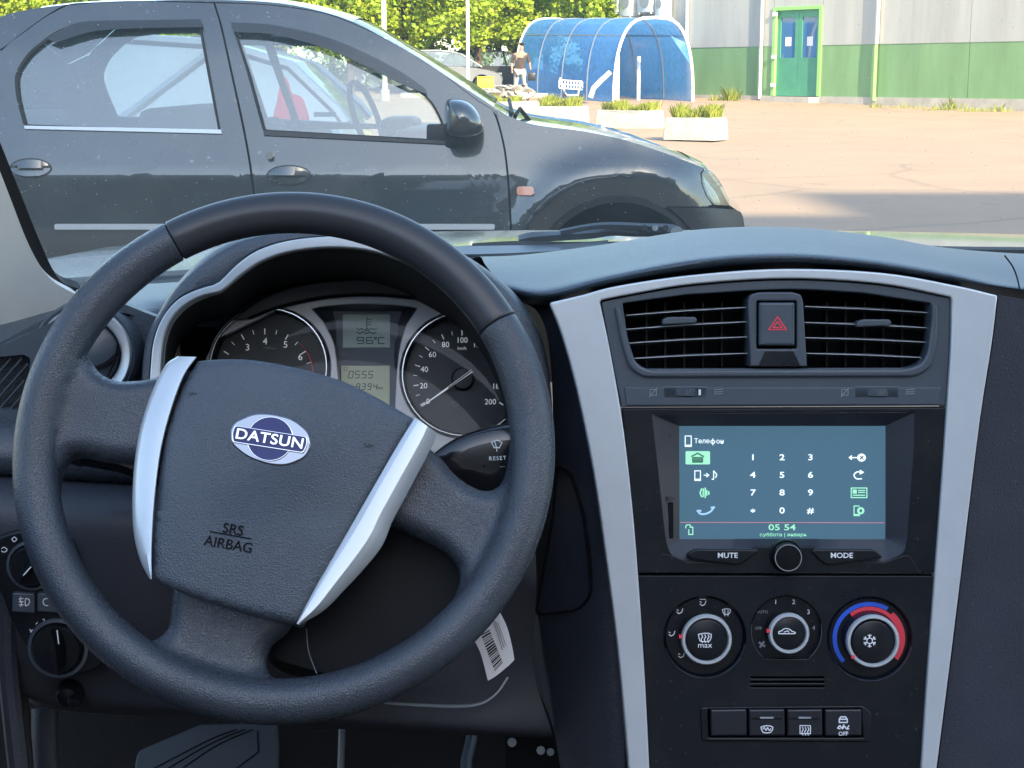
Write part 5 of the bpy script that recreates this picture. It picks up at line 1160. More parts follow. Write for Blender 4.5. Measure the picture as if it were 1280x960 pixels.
# ================================================================ left half of the dashboard
loft_px('upper_pad', [
    [(-120, 372, 1.80), (0, 366, 1.80), (90, 358, 1.8), (200, 354, 1.8), (300, 346, 1.8), (450, 338, 1.82), (620, 330, 1.82)],
    [(-120, 385, 1.55), (0, 380, 1.55), (90, 366, 1.55), (200, 358, 1.55), (300, 350, 1.55), (450, 342, 1.55), (620, 335, 1.55)],
    [(-120, 410, 1.40), (0, 402, 1.38), (90, 384, 1.38), (165, 372, 1.38), (210, 368, 1.38), (300, 362, 1.4), (450, 352, 1.4), (620, 350, 1.4)],
    [(-120, 440, 1.31), (0, 430, 1.30), (60, 410, 1.30), (120, 385, 1.31), (175, 385, 1.32), (215, 385, 1.33), (300, 385, 1.36), (450, 380, 1.4), (620, 380, 1.4)],
    [(-120, 455, 1.285), (0, 443, 1.28), (45, 418, 1.275), (110, 390, 1.275), (160, 392, 1.285), (210, 405, 1.32), (300, 410, 1.37), (450, 410, 1.44), (620, 410, 1.44)]], M['pad'], dash, n=60, k=4, smooth=60)
lf = lambda x, z: 1.285 + .04 * math.sin((z - .8) * 4)
pxpanel('driver_panel', [(-120, 440), (0, 428), (48, 402), (110, 374), (150, 378), (185, 392), (206, 400), (206, 520), (206, 610), (-120, 600)], lambda x, z: 1.29, 1.29, M['pad'], dash, step=20, thick=.01, holes=[ell(107, 443, 55, 55, n=40)])
# round corner vent
VP = Pl(107, 443, 1.275, R(8))
rv = lathe('round_vent', VP, 107, 443, [(70, -.012), (67, .0), (63, .004), (60.5, .003), (59.5, -.003)], M['pad'], dash)
lathe('vent_ring', VP, 107, 443, [(60, -.003), (59.2, .0045), (57.5, .0065), (48, .004), (44.5, .0005), (44, -.006)], M['silver'], rv)
lathe('vent_ball', VP, 107, 443, [(44.5, -.012), (40, -.004), (25, .001), (0, .003)], M['vent'], rv)
strokes('vent_split', VP, [cat([(85, 462), (112, 461), (132, 455), (150, 440)], 5)], 4, .0005, M['deep'], rv, thick=.003)
strokes('vent_split', VP, [cat([(136, 470), (144, 450), (148, 430)], 5)], 1.6, .0012, M['deep'], rv, thick=.0035)
# left corner cheek with demister grille
ck = pxpanel('corner_cheek', cat([(-120, 470), (-30, 445), (0, 432), (30, 419), (62, 404), (72, 400), (56, 440), (50, 480), (54, 520), (60, 545)], 3) + [(60, 600), (-120, 600)], lambda x, z: 1.262, 1.26, M['vent'], dash, step=20, thick=.012, holes=[rnd([(-50, 448), (-10, 447), (30, 443, 3), (38, 448, 3), (33, 500), (26, 513, 4), (-10, 511), (-50, 510)], 3)])
pxpanel('grille_back', [(-60, 440), (45, 440), (45, 516), (-60, 516)], lambda x, z: 1.30, 1.30, M['deep'], dash, step=60, thick=.003)
GP = Pl(0, 480, 1.268, 0)
for i in range(10):
    x0 = -70 + i * 13.5; a, b_ = (x0, 514), (x0 + 62, 443)
    t0, t1 = 0, 1
    lim = lambda y: 38 - (y - 446) * .15
    pts = [(a[0] + (b_[0] - a[0]) * s / 20, a[1] + (b_[1] - a[1]) * s / 20) for s in range(21)]
    pts = [p for p in pts if p[0] < lim(p[1]) and p[0] > -50 and 446 < p[1] < 511]
    if len(pts) > 1: strokes('slat', GP, [[pts[0], pts[-1]]], 2.0, -.004, M['vent'], ck, thick=.005)
strokes('cheek_groove', GP, [cat([(-60, 438), (0, 437), (30, 434), (48, 428)], 4)], 1.4, .0045, M['deep'], ck, thick=.0008)
# grained roll below, then the smooth knee panel
loft_px('grained_roll', [[(-120, 508, 1.285), (0, 508, 1.285), (90, 512, 1.285), (206, 518, 1.285), (330, 530, 1.285)], [(-120, 530, 1.25), (0, 530, 1.25), (90, 545, 1.25), (206, 552, 1.25), (330, 560, 1.25)], [(-120, 565, 1.232), (0, 568, 1.232), (90, 574, 1.232), (206, 582, 1.232), (330, 590, 1.232)], [(-120, 590, 1.24), (0, 592, 1.24), (90, 598, 1.24), (206, 606, 1.24), (330, 616, 1.24)], [(-120, 597, 1.27), (0, 599, 1.27), (90, 605, 1.27), (206, 613, 1.27), (330, 622, 1.27)]], M['leather'], dash, n=40, k=5, smooth=60)
kp = loft_px('knee_panel', [
    [(-120, 592, 1.27), (0, 594, 1.27), (90, 600, 1.27), (206, 608, 1.27), (400, 630, 1.28), (560, 640, 1.3), (660, 650, 1.33)],
    [(-120, 597, 1.236), (0, 599, 1.236), (90, 605, 1.236), (206, 613, 1.236), (400, 640, 1.25), (560, 650, 1.27), (665, 660, 1.31)],
    [(-120, 630, 1.21), (0, 632, 1.205), (90, 638, 1.205), (206, 645, 1.205), (400, 670, 1.22), (560, 690, 1.25), (670, 700, 1.3)],
    [(-120, 700, 1.2), (0, 700, 1.197), (90, 705, 1.197), (206, 712, 1.197), (400, 730, 1.21), (560, 750, 1.25), (670, 760, 1.29)],
    [(-120, 780, 1.2), (0, 790, 1.197), (90, 800, 1.197), (206, 800, 1.197), (400, 810, 1.21), (560, 820, 1.24), (665, 820, 1.28)],
    [(-30, 840, 1.21), (24, 842, 1.207), (90, 860, 1.207), (206, 868, 1.21), (400, 875, 1.215), (560, 880, 1.235), (672, 860, 1.27)],
    [(26, 858, 1.22), (36, 872, 1.22), (90, 882, 1.22), (206, 890, 1.22), (400, 904, 1.22), (560, 912, 1.235), (690, 916, 1.26)],
    [(30, 866, 1.26), (40, 880, 1.26), (90, 889, 1.26), (206, 897, 1.26), (400, 910, 1.26), (560, 918, 1.27), (690, 922, 1.29)]], mat('smooth_knee_panel_plastic', (.032, .036, .048), .5, bump=.25, bscale=600, kind='grain', var=.12, vscale=12, bdist=.0004), dash, n=60, k=5, smooth=60)
LP = Pl(560, 870, 1.205, R(-6))
loft_px('panel_edge_line', [[(474, 878, 1.205), (520, 881, 1.208), (570, 882.5, 1.212), (600, 879, 1.218), (620, 866, 1.225), (634, 846, 1.235)], [(474, 879.5, 1.205), (520, 882.8, 1.208), (570, 884.5, 1.212), (601, 881, 1.218), (622, 867, 1.225), (636, 847, 1.235)]], M['greyprint'], dash, n=24, thick=.003)
# ---- light switch panel
lp = thing('light_switch_panel', P(60, 780, 1.19), 'black light switch panel with two rotary knobs left of the steering wheel', 'switch panel')
LS = Pl(60, 760, 1.185, R(4))
pl_o = rnd([(-40, 690, 10), (5, 668, 14), (60, 655, 10), (88, 680, 14), (106, 740, 20), (132, 790, 20), (132, 835, 20), (80, 848, 20), (42, 826, 20), (14, 780, 20), (-2, 730, 20), (-40, 720, 4)], 8)
ext('panel', LS, pl_o, -.02, .002, M['black'], lp, bev=.002)
def rotary(cx, cy, r, ang, nm, lab):
    k_ = lathe('rotary_base', LS, cx, cy, [(r * 1.32, .002), (r * 1.3, .004), (r * 1.16, .0045), (r * 1.12, .003)], M['vent'], lp)
    kn = lathe('rotary_knob', LS, cx, cy, [(r * 1.08, .002), (r * 1.05, .007), (r * .98, .009), (0, .009)], M['black'], lp)
    u0, v0 = LS.q(cx, cy, .009); k = LS.px(cx, cy, .009); a = R(ang); d = Vector((math.cos(a), math.sin(a))); n_ = Vector((-d.y, d.x)); rows = []
    for s, wd in ((-1, .03), (-.9, .12), (-.5, .26), (0, .30), (.5, .26), (.9, .12), (1, .03)):
        row = []
        for q_, hh in ((-1, 0), (-.75, .010), (-.3, .0155), (.3, .0155), (.75, .010), (1, 0)):
            p = Vector((u0, v0)) + d * (r * k * s * .98) + n_ * (r * k * wd * q_); row.append(LS.W(p.x, p.y, .0085 + hh))
        rows.append(row)
    link('knob_grip', grid_mesh(rows), M['black'], kn, 40)
    p = (cx + .72 * r * math.cos(a), cy - .72 * r * math.sin(a)); q2 = (cx + .15 * r * math.cos(a), cy - .15 * r * math.sin(a))
    strokes('pointer', LS, [[q2, p]], 1.6, .0242, M['white'], kn)
rotary(41, 706, 24, 228, 'a', ''); rotary(74, 809, 29, 97, 'b', '')
for a, b_ in ((15, 43), (46, 80)): ext('push_switch', LS, rnd([(a, 741), (b_, 742), (b_, 767), (a, 765)], 2), 0, .0065, M['vent'], lp, bev=.0012)
strokes('fog_lamp_symbol', LS, [cat([(32, 748), (36, 749), (37, 752.5), (35, 756), (32, 757), (31.5, 752), (32, 748)], 3), [(24, 749), (29, 748)], [(24, 752.5), (29, 752)], [(24, 756), (29, 756)], cat([(26, 746), (25, 750), (27, 753), (26, 758)], 3)], 1, .0066, M['white'], lp)
strokes('rear_fog_symbol', LS, [cat([(60, 748), (55, 749), (54, 752.5), (56, 756.5), (60, 757)], 3)], 1, .0066, M['white'], lp)
strokes('lamp_symbols', LS, [cat([(18, 671), (21, 674), (18, 677), (15, 674), (18, 671)], 3), cat([(2, 686), (5, 684), (9, 687), (6, 690), (2, 689)], 3), cat([(25, 723), (28, 725.5), (25, 728.5), (22, 725.5), (25, 723)], 3), [(21, 721), (29, 730)], [(29, 721), (21, 730)], [(25, 720), (25, 731)], [(38, 790), (41, 787)], [(45, 780), (47, 778)], [(66, 776), (68, 775)]], 1, .0021, M['white'], lp)
text('lettering', LS, '2', 55, 776, 5, .0021, M['white'], lp, rot=10); text('lettering', LS, '3', 38.5, 788.5, 4.5, .0021, M['white'], lp, rot=30)
pg = lathe('blanking_plug', Pl(86, 868, 1.20, R(-5)), 86, 868, [(17, -.006), (16, .002), (12, .006), (6, .0075), (0, .008)], M['black'], lp)
lathe('plug_button', Pl(93, 866, 1.20, R(-5)), 97, 870, [(9, 0), (8.5, .010), (6, .0125), (0, .013)], M['black'], lp)

# ---------------------------------------------------------------- instrument cowl
arch_o = cat([(186, 560), (186, 500), (188, 460), (192, 425), (204, 395), (224, 373), (250, 361), (272, 355)], 4)[:-1] + cat([(274, 353), (296, 331), (322, 313), (360, 301), (410, 295.5), (455, 297), (500, 309), (545, 328), (590, 358), (625, 396), (648, 440), (662, 500), (660, 560), (640, 600)], 4)
CA = Pl(430, 400, 1.245, R(16))
arch_i = cat([(622, 590), (640, 550), (641, 500), (628, 452), (606, 408), (572, 371), (532, 344), (495, 326), (455, 314.5), (410, 312), (364, 317), (330, 328), (306, 343), (288, 358), (279, 365)], 4) + cat([(276, 366), (254, 371), (232, 383), (215, 402), (206, 428), (203, 460), (202, 500), (202, 560)], 4)
def inset_path(a, t): pass
mid_o = arch_o; 
ext('cowl_trim', CA, arch_o + inset(arch_i, -3.2), -.012, .004, M['silver'], dash, bev=.0012)
# inner sleeve from the trim back to the dials
K = Pl(460, 455, 1.345, R(14))
ii = arch_i[::-1]; n_ = len(ii)
rowsA = [CA.W(*CA.q(*p, -.002), -.002) for p in ii]
def shr(p, k, cx=430, cy=470): return (cx + (p[0] - cx) * k, cy + (p[1] - cy) * k)
rowsB = [CA.W(*CA.q(430 + (p[0] - 430) * .985, 600 - (600 - p[1]) * .955, -.035), -.035) for p in ii]
rowsC = [K.W(*K.q(430 + (p[0] - 430) * .95, 600 - (600 - p[1]) * .865, .004), .004) for p in ii]
link('cowl_sleeve', grid_mesh([rowsA, rowsB, rowsC]), mat('black_sleeve_plastic', (.009, .0095, .011), .6), dash, 50)
# grained hood above
hs = [(178, 560), (178, 500), (178, 460), (184, 420), (198, 392), (216, 362), (240, 334), (268, 311), (300, 297), (345, 288), (400, 284), (455, 284), (510, 292), (560, 308), (605, 334), (645, 368), (670, 405), (684, 450), (691, 520), (692, 600)]
ht = cat(hs, 4); N_ = 90
A = resamp(arch_o, N_); B = resamp(ht, N_)
rws = [[CA.W(*CA.q(*p, -.004), -.004) for p in A]]
for t_, wv in ((.12, -.002), (.5, -.003), (.8, -.006), (.93, -.012), (1.0, -.026), (1.0, -.10), (.98, -.2)): rws.append([CA.W(*CA.q(*(Vector(a).lerp(Vector(b_), t_)), wv), wv) for a, b_ in zip(A, B)])
link('cowl_hood', grid_mesh(rws), M['hub'], dash, 60)

# ---------------------------------------------------------------- instrument cluster
ic = thing('instrument_cluster', K.W(0, 0, 0), 'instrument cluster with two round dials and a small display behind the wheel', 'instrument cluster')
ext('back_plate', K, [(230, 640), (225, 420), (300, 350), (420, 335), (560, 345), (640, 400), (655, 640)], -.03, -.02, M['deep'], ic, bev=0)
# dark visor band above the plate
band = cat([(310, 398), (350, 383), (400, 372), (450, 368), (500, 370), (550, 378), (600, 395), (650, 425)], 4)
ext('upper_band', K, cat([(290, 400), (330, 372), (380, 356), (440, 350), (500, 352), (560, 362), (620, 385), (665, 420)], 4) + band[::-1], -.004, .012, mat('grey_brown_band_plastic', (.045, .045, .05), .4), ic, bev=.001)
ext('band_line', K, band + [(x, y - 1.8) for x, y in band[::-1]], -.002, .0135, M['deep'], ic, bev=0)
lathe('light_sensor', K, 541, 357, [(12, .010), (11, .0135), (8, .013), (6, .0125), (0, .0125)], M['deep'], ic)
# silver plate: with openings for dials and display
tach, spd = (337, 459), (580, 468)
plate = cat([(325, 396), (350, 385), (400, 374), (450, 370), (500, 372), (550, 380), (600, 397), (648, 425)], 4) + cat([(668, 470), (668, 520), (645, 556), (600, 573), (555, 574), (520, 560), (495, 530)], 4) + [(440, 530)] + cat([(300, 540), (262, 500), (255, 455), (275, 420)], 4)
disp = cat([(390, 386), (415, 382.5), (455, 380.5), (500, 382.5), (521, 386)], 4) + cat([(508, 405), (500, 430), (495, 470), (493, 520)], 3) + cat([(424, 520), (423, 470), (418, 430), (405, 402)], 3)
ext('silver_plate', K, plate, -.006, .003, M['cluster'], ic, holes=[ell(*tach, 76, 75, n=50), ell(*spd, 80, 80, n=50), disp], bev=.001)
# display well
dw = ext('display_panel', K, [(380, 375), (530, 375), (530, 530), (380, 530)], -.016, -.012, mat('slate_display_panel', (.05, .065, .095), .4), ic, bev=0)
n2 = len(disp); dinn = []
for p in disp:
    x, y = p; x2 = min(max(x, 424 if y > 386 else 420), 493); y2 = max(y, 389); 
    if x < 450: x2 = 416 if y < 395 else (420 if y < 420 else 423.5)
    else: x2 = 503 if y < 395 else (497 if y < 430 else 493)
    x2 = x2 if abs(x - 455) > 40 else x
    dinn.append((x2, y2))
link('display_bezel', grid_mesh([[K.W(*K.q(*p, .0025), .0025) for p in disp], [K.W(*K.q(*p, -.012), -.012) for p in dinn]], True), mat('brushed_grey_bezel', (.16, .17, .2), .35, .5), ic, 30)
l1 = ext('upper_lcd', K, box_px(428.5, 393, 487.5, 434.5), -.012, -.0112, M['lcdgreen'], ic, bev=.0002)
l2 = ext('lower_lcd', K, box_px(426.5, 457, 487, 515), -.012, -.0112, M['lcdyellow'], ic, bev=.0002)
lcdink = mat('lcd_ink', (.09, .12, .11), .5); lcdink2 = mat('faint_lcd_ink', (.2, .27, .24), .5)
WL = -.0111
SEG = {'0': 'abcdef', '1': 'bc', '2': 'abged', '3': 'abgcd', '4': 'fgbc', '5': 'afgcd', '6': 'afgecd', '7': 'abc', '8': 'abcdefg', '9': 'abcdfg', 'C': 'afed'}
def seg7(ch, x, y, w_, h_, sl=0):
    P0 = {'a': ((0, 0), (1, 0)), 'b': ((1, 0), (1, .5)), 'c': ((1, .5), (1, 1)), 'd': ((0, 1), (1, 1)), 'e': ((0, .5), (0, 1)), 'f': ((0, 0), (0, .5)), 'g': ((0, .5), (1, .5))}
    out = []
    for s in SEG[ch]:
        (a, b_), (c, d) = P0[s]; dx, dy = (c - a) * .08, (d - b_) * .08
        out.append([(x + w_ * (a + dx) + sl * (1 - b_), y + h_ * (b_ + dy)), (x + w_ * (c - dx) + sl * (1 - d), y + h_ * (d - dy))])
    return out
S_ = []
for ch, x in (('9', 446.5), ('6', 458), ('C', 473)): S_ += seg7(ch, x, 422, 8, 7.5)
S_ += [[(468, 422), (470.5, 422), (470.5, 424), (468, 424), (468, 422)]]
strokes('temperature_digits', K, S_, 1.4, WL, lcdink, l1)
strokes('coolant_symbol', K, [[(458.5, 397), (458.5, 411)], [(459, 399), (464, 399)], [(459, 402.5), (464, 402.5)], [(459, 406), (464, 406)], [(457, 411), (460.5, 411), (460.5, 413), (457, 413), (457, 411)], cat([(446, 410), (449, 412), (452, 410.5), (455, 412.5)], 3), cat([(462, 412.5), (465, 410.5), (468, 412), (471, 410)], 3), cat([(446, 415), (450, 417), (454, 415), (458, 417), (462, 415), (466, 417), (470, 415)], 3)], 1.3, WL, lcdink, l1)
S_ = []
for ch, x in (('0', 435.5), ('5', 443.5), ('5', 452), ('5', 460)): S_ += seg7(ch, x, 464, 5, 8.5, 1.6)
for ch, x in (('7', 445), ('3', 452), ('9', 459.3), ('4', 466.5)): S_ += seg7(ch if ch != '7' else '8', x, 481 - 1.2, 4, 7, 1.2)
strokes('clock_digits', K, S_, 1.0, WL, lcdink, l2)
strokes('clock_symbol', K, [[(430, 459.5), (434, 459.5), (434, 463), (430, 463), (430, 459.5)]], .7, WL, lcdink2, l2)
text('lettering', K, 'km', 475.5, 485, 4, WL, lcdink, l2, bold=.004)
# dials
def dial(c, r, nm):
    cx, cy = c; gd = lathe('dial_face', K, cx, cy, [(r + 2, -.010), (0, -.010)], M['gauge'], ic, n=60)
    lathe('dial_bezel', K, cx, cy, [(r + 3, .0025), (r + 1.5, .006), (r - .5, .0068), (r - 1.5, .006), (r - 2, .001), (r - 4, -.0098)], M['gauge'], ic, n=72)
    lathe('dial_rim', K, cx, cy, [(r + .2, .0062), (r - .1, .0072), (r - 1.3, .0072), (r - 1.6, .0062)], M['ring'], ic, n=72)
    return gd
d1 = dial(tach, 73, 't'); d2 = dial(spd, 77, 's'); WD = -.0099
def ticks(par, c, rx, a_list, ln, wpx, m): strokes('scale_mark', K, [[(c[0] + rx * math.cos(R(a)), c[1] - rx * math.sin(R(a))), (c[0] + (rx - ln) * math.cos(R(a)), c[1] - (rx - ln) * math.sin(R(a)))] for a in a_list], wpx, WD, m, par)
tc = (331, 471)
def ta(v): return 90 - (v - 4) * 29
ticks(d1, tc, 60, [ta(v) for v in range(1, 8)], 6.5, 1.1, M['dialprint']); ticks(d1, tc, 60, [ta(v + .5) for v in range(1, 7)], 5, .7, M['dialprint'])
for v, x, y in ((3, 309.5, 434.5), (4, 331.5, 427), (5, 357, 431), (6, 375.5, 446.5)): text('lettering', K, str(v), x, y, 8.5, WD, M['dialprint'], d1)
text('lettering', K, 'x1000rpm', 336.5, 435.6, 3.4, WD, M['greyprint'], d1)
strokes('red_zone', K, [ell(tc[0], tc[1], 61, 61, n=14, a0=ta(5.6), a1=ta(7.2))], 1.2, WD, M['red'], d1)
sp = (577.5, 474)
def sa(v): return 212 - v * 1.22
ticks(d2, sp, 61, [sa(v) for v in range(0, 201, 20)], 6, 1.0, M['dialprint']); ticks(d2, sp, 61, [sa(v) for v in range(10, 200, 20)], 4.5, .6, M['dialprint'])
for s, x, y in (('0', 535, 502), ('20', 529.5, 482.5), ('40', 530.5, 462), ('60', 540.5, 443.5), ('80', 557, 431), ('100', 577.5, 425.5), ('120', 598, 431), ('140', 612, 445), ('160', 620, 462), ('180', 622, 483), ('200', 613, 502.5)): text('lettering', K, s, x, y, 7, WD, M['dialprint'], d2)
text('lettering', K, 'km/h', 577.5, 435.5, 4, WD, M['dialprint'], d2)
strokes('lamp_symbol', K, [cat([(567, 501), (571, 502), (573, 505), (570, 508), (567, 508), (567, 501)], 3), [(562, 502), (565, 502)], [(562, 505), (565, 505)]], .8, WD, mat('dim_green_print', (.03, .08, .06), .5), d2)
nh = lathe('needle_hub', K, 578, 473, [(15, -.0098), (14, -.004), (12, -.0025), (0, -.002)], M['gauge'], ic)
def needle(p0, p1, w0, w1, wv, m, par, nm='needle'):
    a, b_ = Vector(K.q(*p0, wv)), Vector(K.q(*p1, wv)); k = K.px(*p0, wv); d = (b_ - a).normalized(); n_ = Vector((-d.y, d.x)); V_ = []
    for dz in (0, -.0008): V_ += [K.W(*(a + n_ * w0 * k / 2), wv + dz), K.W(*(a - n_ * w0 * k / 2), wv + dz), K.W(*(b_ - n_ * w1 * k / 2), wv + dz), K.W(*(b_ + n_ * w1 * k / 2), wv + dz)]
    return link(nm, mesh(V_, [(0, 1, 2, 3), (4, 7, 6, 5), (0, 4, 5, 1), (1, 5, 6, 2), (2, 6, 7, 3), (3, 7, 4, 0)]), m, par, None)
needle((590, 463.5), (527, 508), 3.4, 1.0, -.0012, M['dialprint'], ic); needle((590, 463), (560, 485), 1.6, 1.2, -.0003, M['deep'], ic)
# clear cover
ext('clear_cover', Pl(460, 450, 1.33, R(24)), inset(plate, 1), -.0006, 0, M['lens'], ic, bev=0, smooth=None)
# bottom lip of the cluster
loft_px('lower_lip', [[(470, 560, 1.335), (540, 572, 1.33), (600, 566, 1.33), (660, 535, 1.33)], [(470, 570, 1.31), (540, 583, 1.305), (600, 577, 1.305), (662, 548, 1.31)], [(470, 590, 1.32), (540, 600, 1.32), (600, 596, 1.32), (665, 580, 1.32)]], M['dash'], ic, n=24)
# ---------------------------------------------------------------- steering column and stalks
WP = Pl(355, 571, 1.105, R(24))
col = thing('steering_column', WP.W(0, -.05, -.08), 'dark plastic steering column shroud behind the wheel', 'steering column')
sh_o = rnd([(300, 640), (560, 590, 30), (600, 640, 30), (592, 735, 30), (540, 838, 30), (420, 856, 30), (330, 830, 20)], 10)
c0 = (440, 720); rws = []
for k_, wv in ((.80, -.036), (.93, -.038), (1.0, -.05), (1.02, -.09), (1.0, -.16)): rws.append([WP.W(*WP.q(*shr(p, k_, *c0), -.04), wv) for p in sh_o])
rws.insert(0, [WP.W(*WP.q(*shr(p, .02, *c0), -.04), -.035) for p in sh_o])
link('shroud', grid_mesh(rws, True), mat('satin_shroud_plastic', (.003, .004, .006), .7, spec=.25, bump=.2, bscale=600, bdist=.0004), col, 50)
link('shaft', tube_mesh([WP.W(0, .01, -.02), WP.W(0, .0, -.14)], .032, 24), M['deep'], col)
strokes('shroud_seam', WP, [cat([(383, 786), (386, 815), (396, 842)], 4)], 1.0, -.030, M['vent'], col, thick=.0008)
lathe('ignition_barrel', Pl(568, 706, 1.15, R(5)), 568, 706, [(22, -.03), (21, .0), (18, .004), (8, .005), (0, .005)], M['black'], col)
st = thing('wiper_stalk', P(590, 575, 1.16), 'glossy black wiper stalk with RESET lettering right of the hub', 'stalk')
SP_ = Pl(600, 580, 1.17, R(10))
gl_ = mat('gloss_black_stalk', (.008, .009, .011), .18, coat=.5)
so_ = cat([(520, 600), (530, 580), (548, 562), (575, 546), (605, 536), (640, 530), (668, 532), (676, 560), (672, 600), (650, 622), (610, 628), (560, 620)], 4, True)
cc = (605, 582); rws = []
for k_, wv in ((1.0, -.02), (1.0, -.004), (.97, .001), (.88, .0035), (.6, .005), (.02, .0055)): rws.append([SP_.W(*SP_.q(*shr(p, k_, *cc), 0), wv) for p in so_])
link('paddle', grid_mesh(rws, True), gl_, st, 60)
link('stem', tube_mesh([SP_.W(*SP_.q(560, 590), -.012), SP_.W(*SP_.q(470, 640), -.03)], .012, 12), gl_, st)
strokes('wiper_symbol', SP_, [cat([(614.5, 553), (621, 550.5), (627.5, 553)], 3) + [(624, 560)], [(614.5, 553), (618, 560)], cat([(618, 560), (621, 559), (624, 560)], 2), [(618.5, 552), (621, 561)], [(621, 561), (621, 564)]], 1, .0056, M['white'], st)
text('lettering', SP_, 'RESET', 622, 573, 5, .0057, M['white'], st, rot=3, space=1.25); text('lettering', SP_, '—', 628, 583, 5, .0053, M['greyprint'], st)
ls = thing('indicator_stalk', P(110, 570, 1.15), 'black indicator stalk under the left spoke', 'stalk')
link('lever', tube_mesh([P(330, 640, 1.19), P(220, 600, 1.18), P(150, 573, 1.17), P(100, 567, 1.165)], [.010, .010, .011, .009], 12), gl_, ls)
link('tip', tube_mesh([P(104, 567.5, 1.165), P(84, 566, 1.163)], [.0105, .008], 12), gl_, ls)

# paper tag with bar code
tg = thing('paper_tag', P(615, 810, 1.17), 'white paper tag with a bar code hanging below the wheel at the right', 'tag')
TP = Pl(615, 810, 1.165, R(-4))
ext('paper', TP, cat([(592, 797), (606, 788), (616, 775), (624, 765)], 3) + cat([(626, 768), (634, 785), (640, 808), (643, 825)], 3) + cat([(636, 832), (620, 845), (610, 851)], 3) + cat([(609, 848), (605, 832), (600, 815), (592, 799)], 3), -.0006, .0004, M['paper'], tg, bev=.0001)
random.seed(12)
x_ = 0; bars = []
A0, A1, B0, B1 = Vector((601, 793)), Vector((612, 787)), Vector((619, 840)), Vector((629, 829))
pos = 0.0
while pos < .98:
    wd = random.choice((.018, .03, .045)); 
    p0 = A0.lerp(B0, pos); p1 = A1.lerp(B1, pos); q0 = A0.lerp(B0, min(1, pos + wd)); q1 = A1.lerp(B1, min(1, pos + wd))
    cm = curve_mesh([[TP.q(*p0), TP.q(*p1), TP.q(*q1), TP.q(*q0)]], .0004, .0006, TP.M, 0); bars.append(cm); pos += wd + random.choice((.02, .032))
link('bar_code', merge(bars), M['blackprint'], tg, None)
strokes('small_print', TP, [[(616 + i * 3.2, 772 + i * 3 + (i % 2)), (628 + i * 2.2, 812 + i * 3.5 - (i % 3) * 6)] for i in range(3)], .7, .0005, M['ic_pale'] if False else M['greyprint'], tg)
link('string', tube_mesh([P(620, 770, 1.166), P(600, 752, 1.16), P(572, 733, 1.155), P(568, 715, 1.14)], .0008, 5), M['paper'], tg)
ext('folded_corner', Pl(565, 738, 1.158, 0), [(560, 734), (573, 729), (570, 742), (562, 744)], -.0004, .0004, M['paper'], tg, bev=0)

# ---------------------------------------------------------------- footwell, door, floor
fl_ = link('cabin_floor', merge([box_mesh(-.72, .3, .20, .9, 2.0, .22), box_mesh(-.72, 1.55, .22, .9, 1.6, .86)]), M['carpet'], None, None); tag(fl_, kind='structure')
t = thing('driver_door', (-.62, .9, .3), 'dark driver door lining and sill at the lower left edge', 'door')
link('lining', merge([box_mesh(-.50 , .35, .25, -.46, 1.18, .90, .01)]), M['dash'], t)
link('door_edge', tube_mesh([P(10, 700, 1.20), P(9, 820, 1.2), P(16, 890, 1.19), P(28, 1000, 1.17)], .0085, 10), M['dash'], t)
link('seal', tube_mesh([P(24, 845, 1.22), P(28, 900, 1.22), P(36, 1000, 1.2)], .006, 10), M['rubber'], t)
link('sill_trim', tube_mesh([P(56, 885, 1.27), P(56, 930, 1.26), P(60, 1000, 1.25)], .011, 12), M['dash'], t)
link('window_ledge', box_mesh(-.52, .3, .9, -.47, 1.15, .93, .01), M['pad'], t)
# pedals and foot rest
fr_ = thing('foot_rest', P(255, 930, 1.48), 'grooved grey rubber foot rest down in the footwell', 'foot rest')
fo_ = rnd([(168, 958, 6), (172, 938, 8), (205, 924, 8), (250, 905, 4), (346, 902, 4), (348, 935, 4), (345, 990, 2), (170, 990, 2)], 4)
FP = Pl(255, 940, 1.46, R(40))
ext('pad', FP, fo_, -.01, .002, M['mat'], fr_, bev=.002)
for i in range(4):
    strokes('groove', FP, [cat([(190 + i * 18, 962), (232 + i * 16, 940 - i * 2), (268 + i * 12, 922), (296 + i * 10, 912)][:4], 3)] if i < 3 else [[(322, 915), (323, 940), (290, 965)]], 1.5, .0021, M['deep'], fr_, thick=.0006)
cpd = thing('clutch_pedal', P(428, 930, 1.40), 'thin clutch pedal arm hanging beside the foot rest', 'pedal')
link('arm', tube_mesh([P(428, 890, 1.42), P(427, 930, 1.41), P(425, 990, 1.39)], .0035, 10), M['vent'], cpd)
link('pedal_pad', box_mesh(*(lambda a: (a.x - .035, a.y - .01, a.z - .06, a.x + .035, a.y + .01, a.z))(P(425, 992, 1.38)), .005), M['rubber'], cpd)
bpd = thing('brake_pedal', P(590, 930, 1.4), 'bent brake pedal arm under the column', 'pedal')
link('arm', tube_mesh([P(592, 900, 1.43), P(589, 925, 1.42), P(583, 950, 1.40), P(582, 990, 1.38)], .0055, 10), M['vent'], bpd)
link('pedal_pad', box_mesh(*(lambda a: (a.x - .04, a.y - .01, a.z - .06, a.x + .04, a.y + .01, a.z))(P(582, 992, 1.37)), .005), M['rubber'], bpd)
bt = thing('column_bracket', P(660, 930, 1.35), 'dark metal bracket with two bright bolts under the dashboard', 'bracket')
link('plate', merge([box_mesh(*(lambda a, b_: (a.x, 1.36, b_.z, b_.x, 1.38, a.z))(P(630, 915, 1.36), P(705, 975, 1.36)), .003)]), M['deep'], bt)
for x, y, r in ((640, 928, .0042), (676, 938, .004), (688, 940, .0035)): link('bolt', tube_mesh([P(x, y, 1.36), P(x, y, 1.345)], r, 8), M['greyprint'], bt)

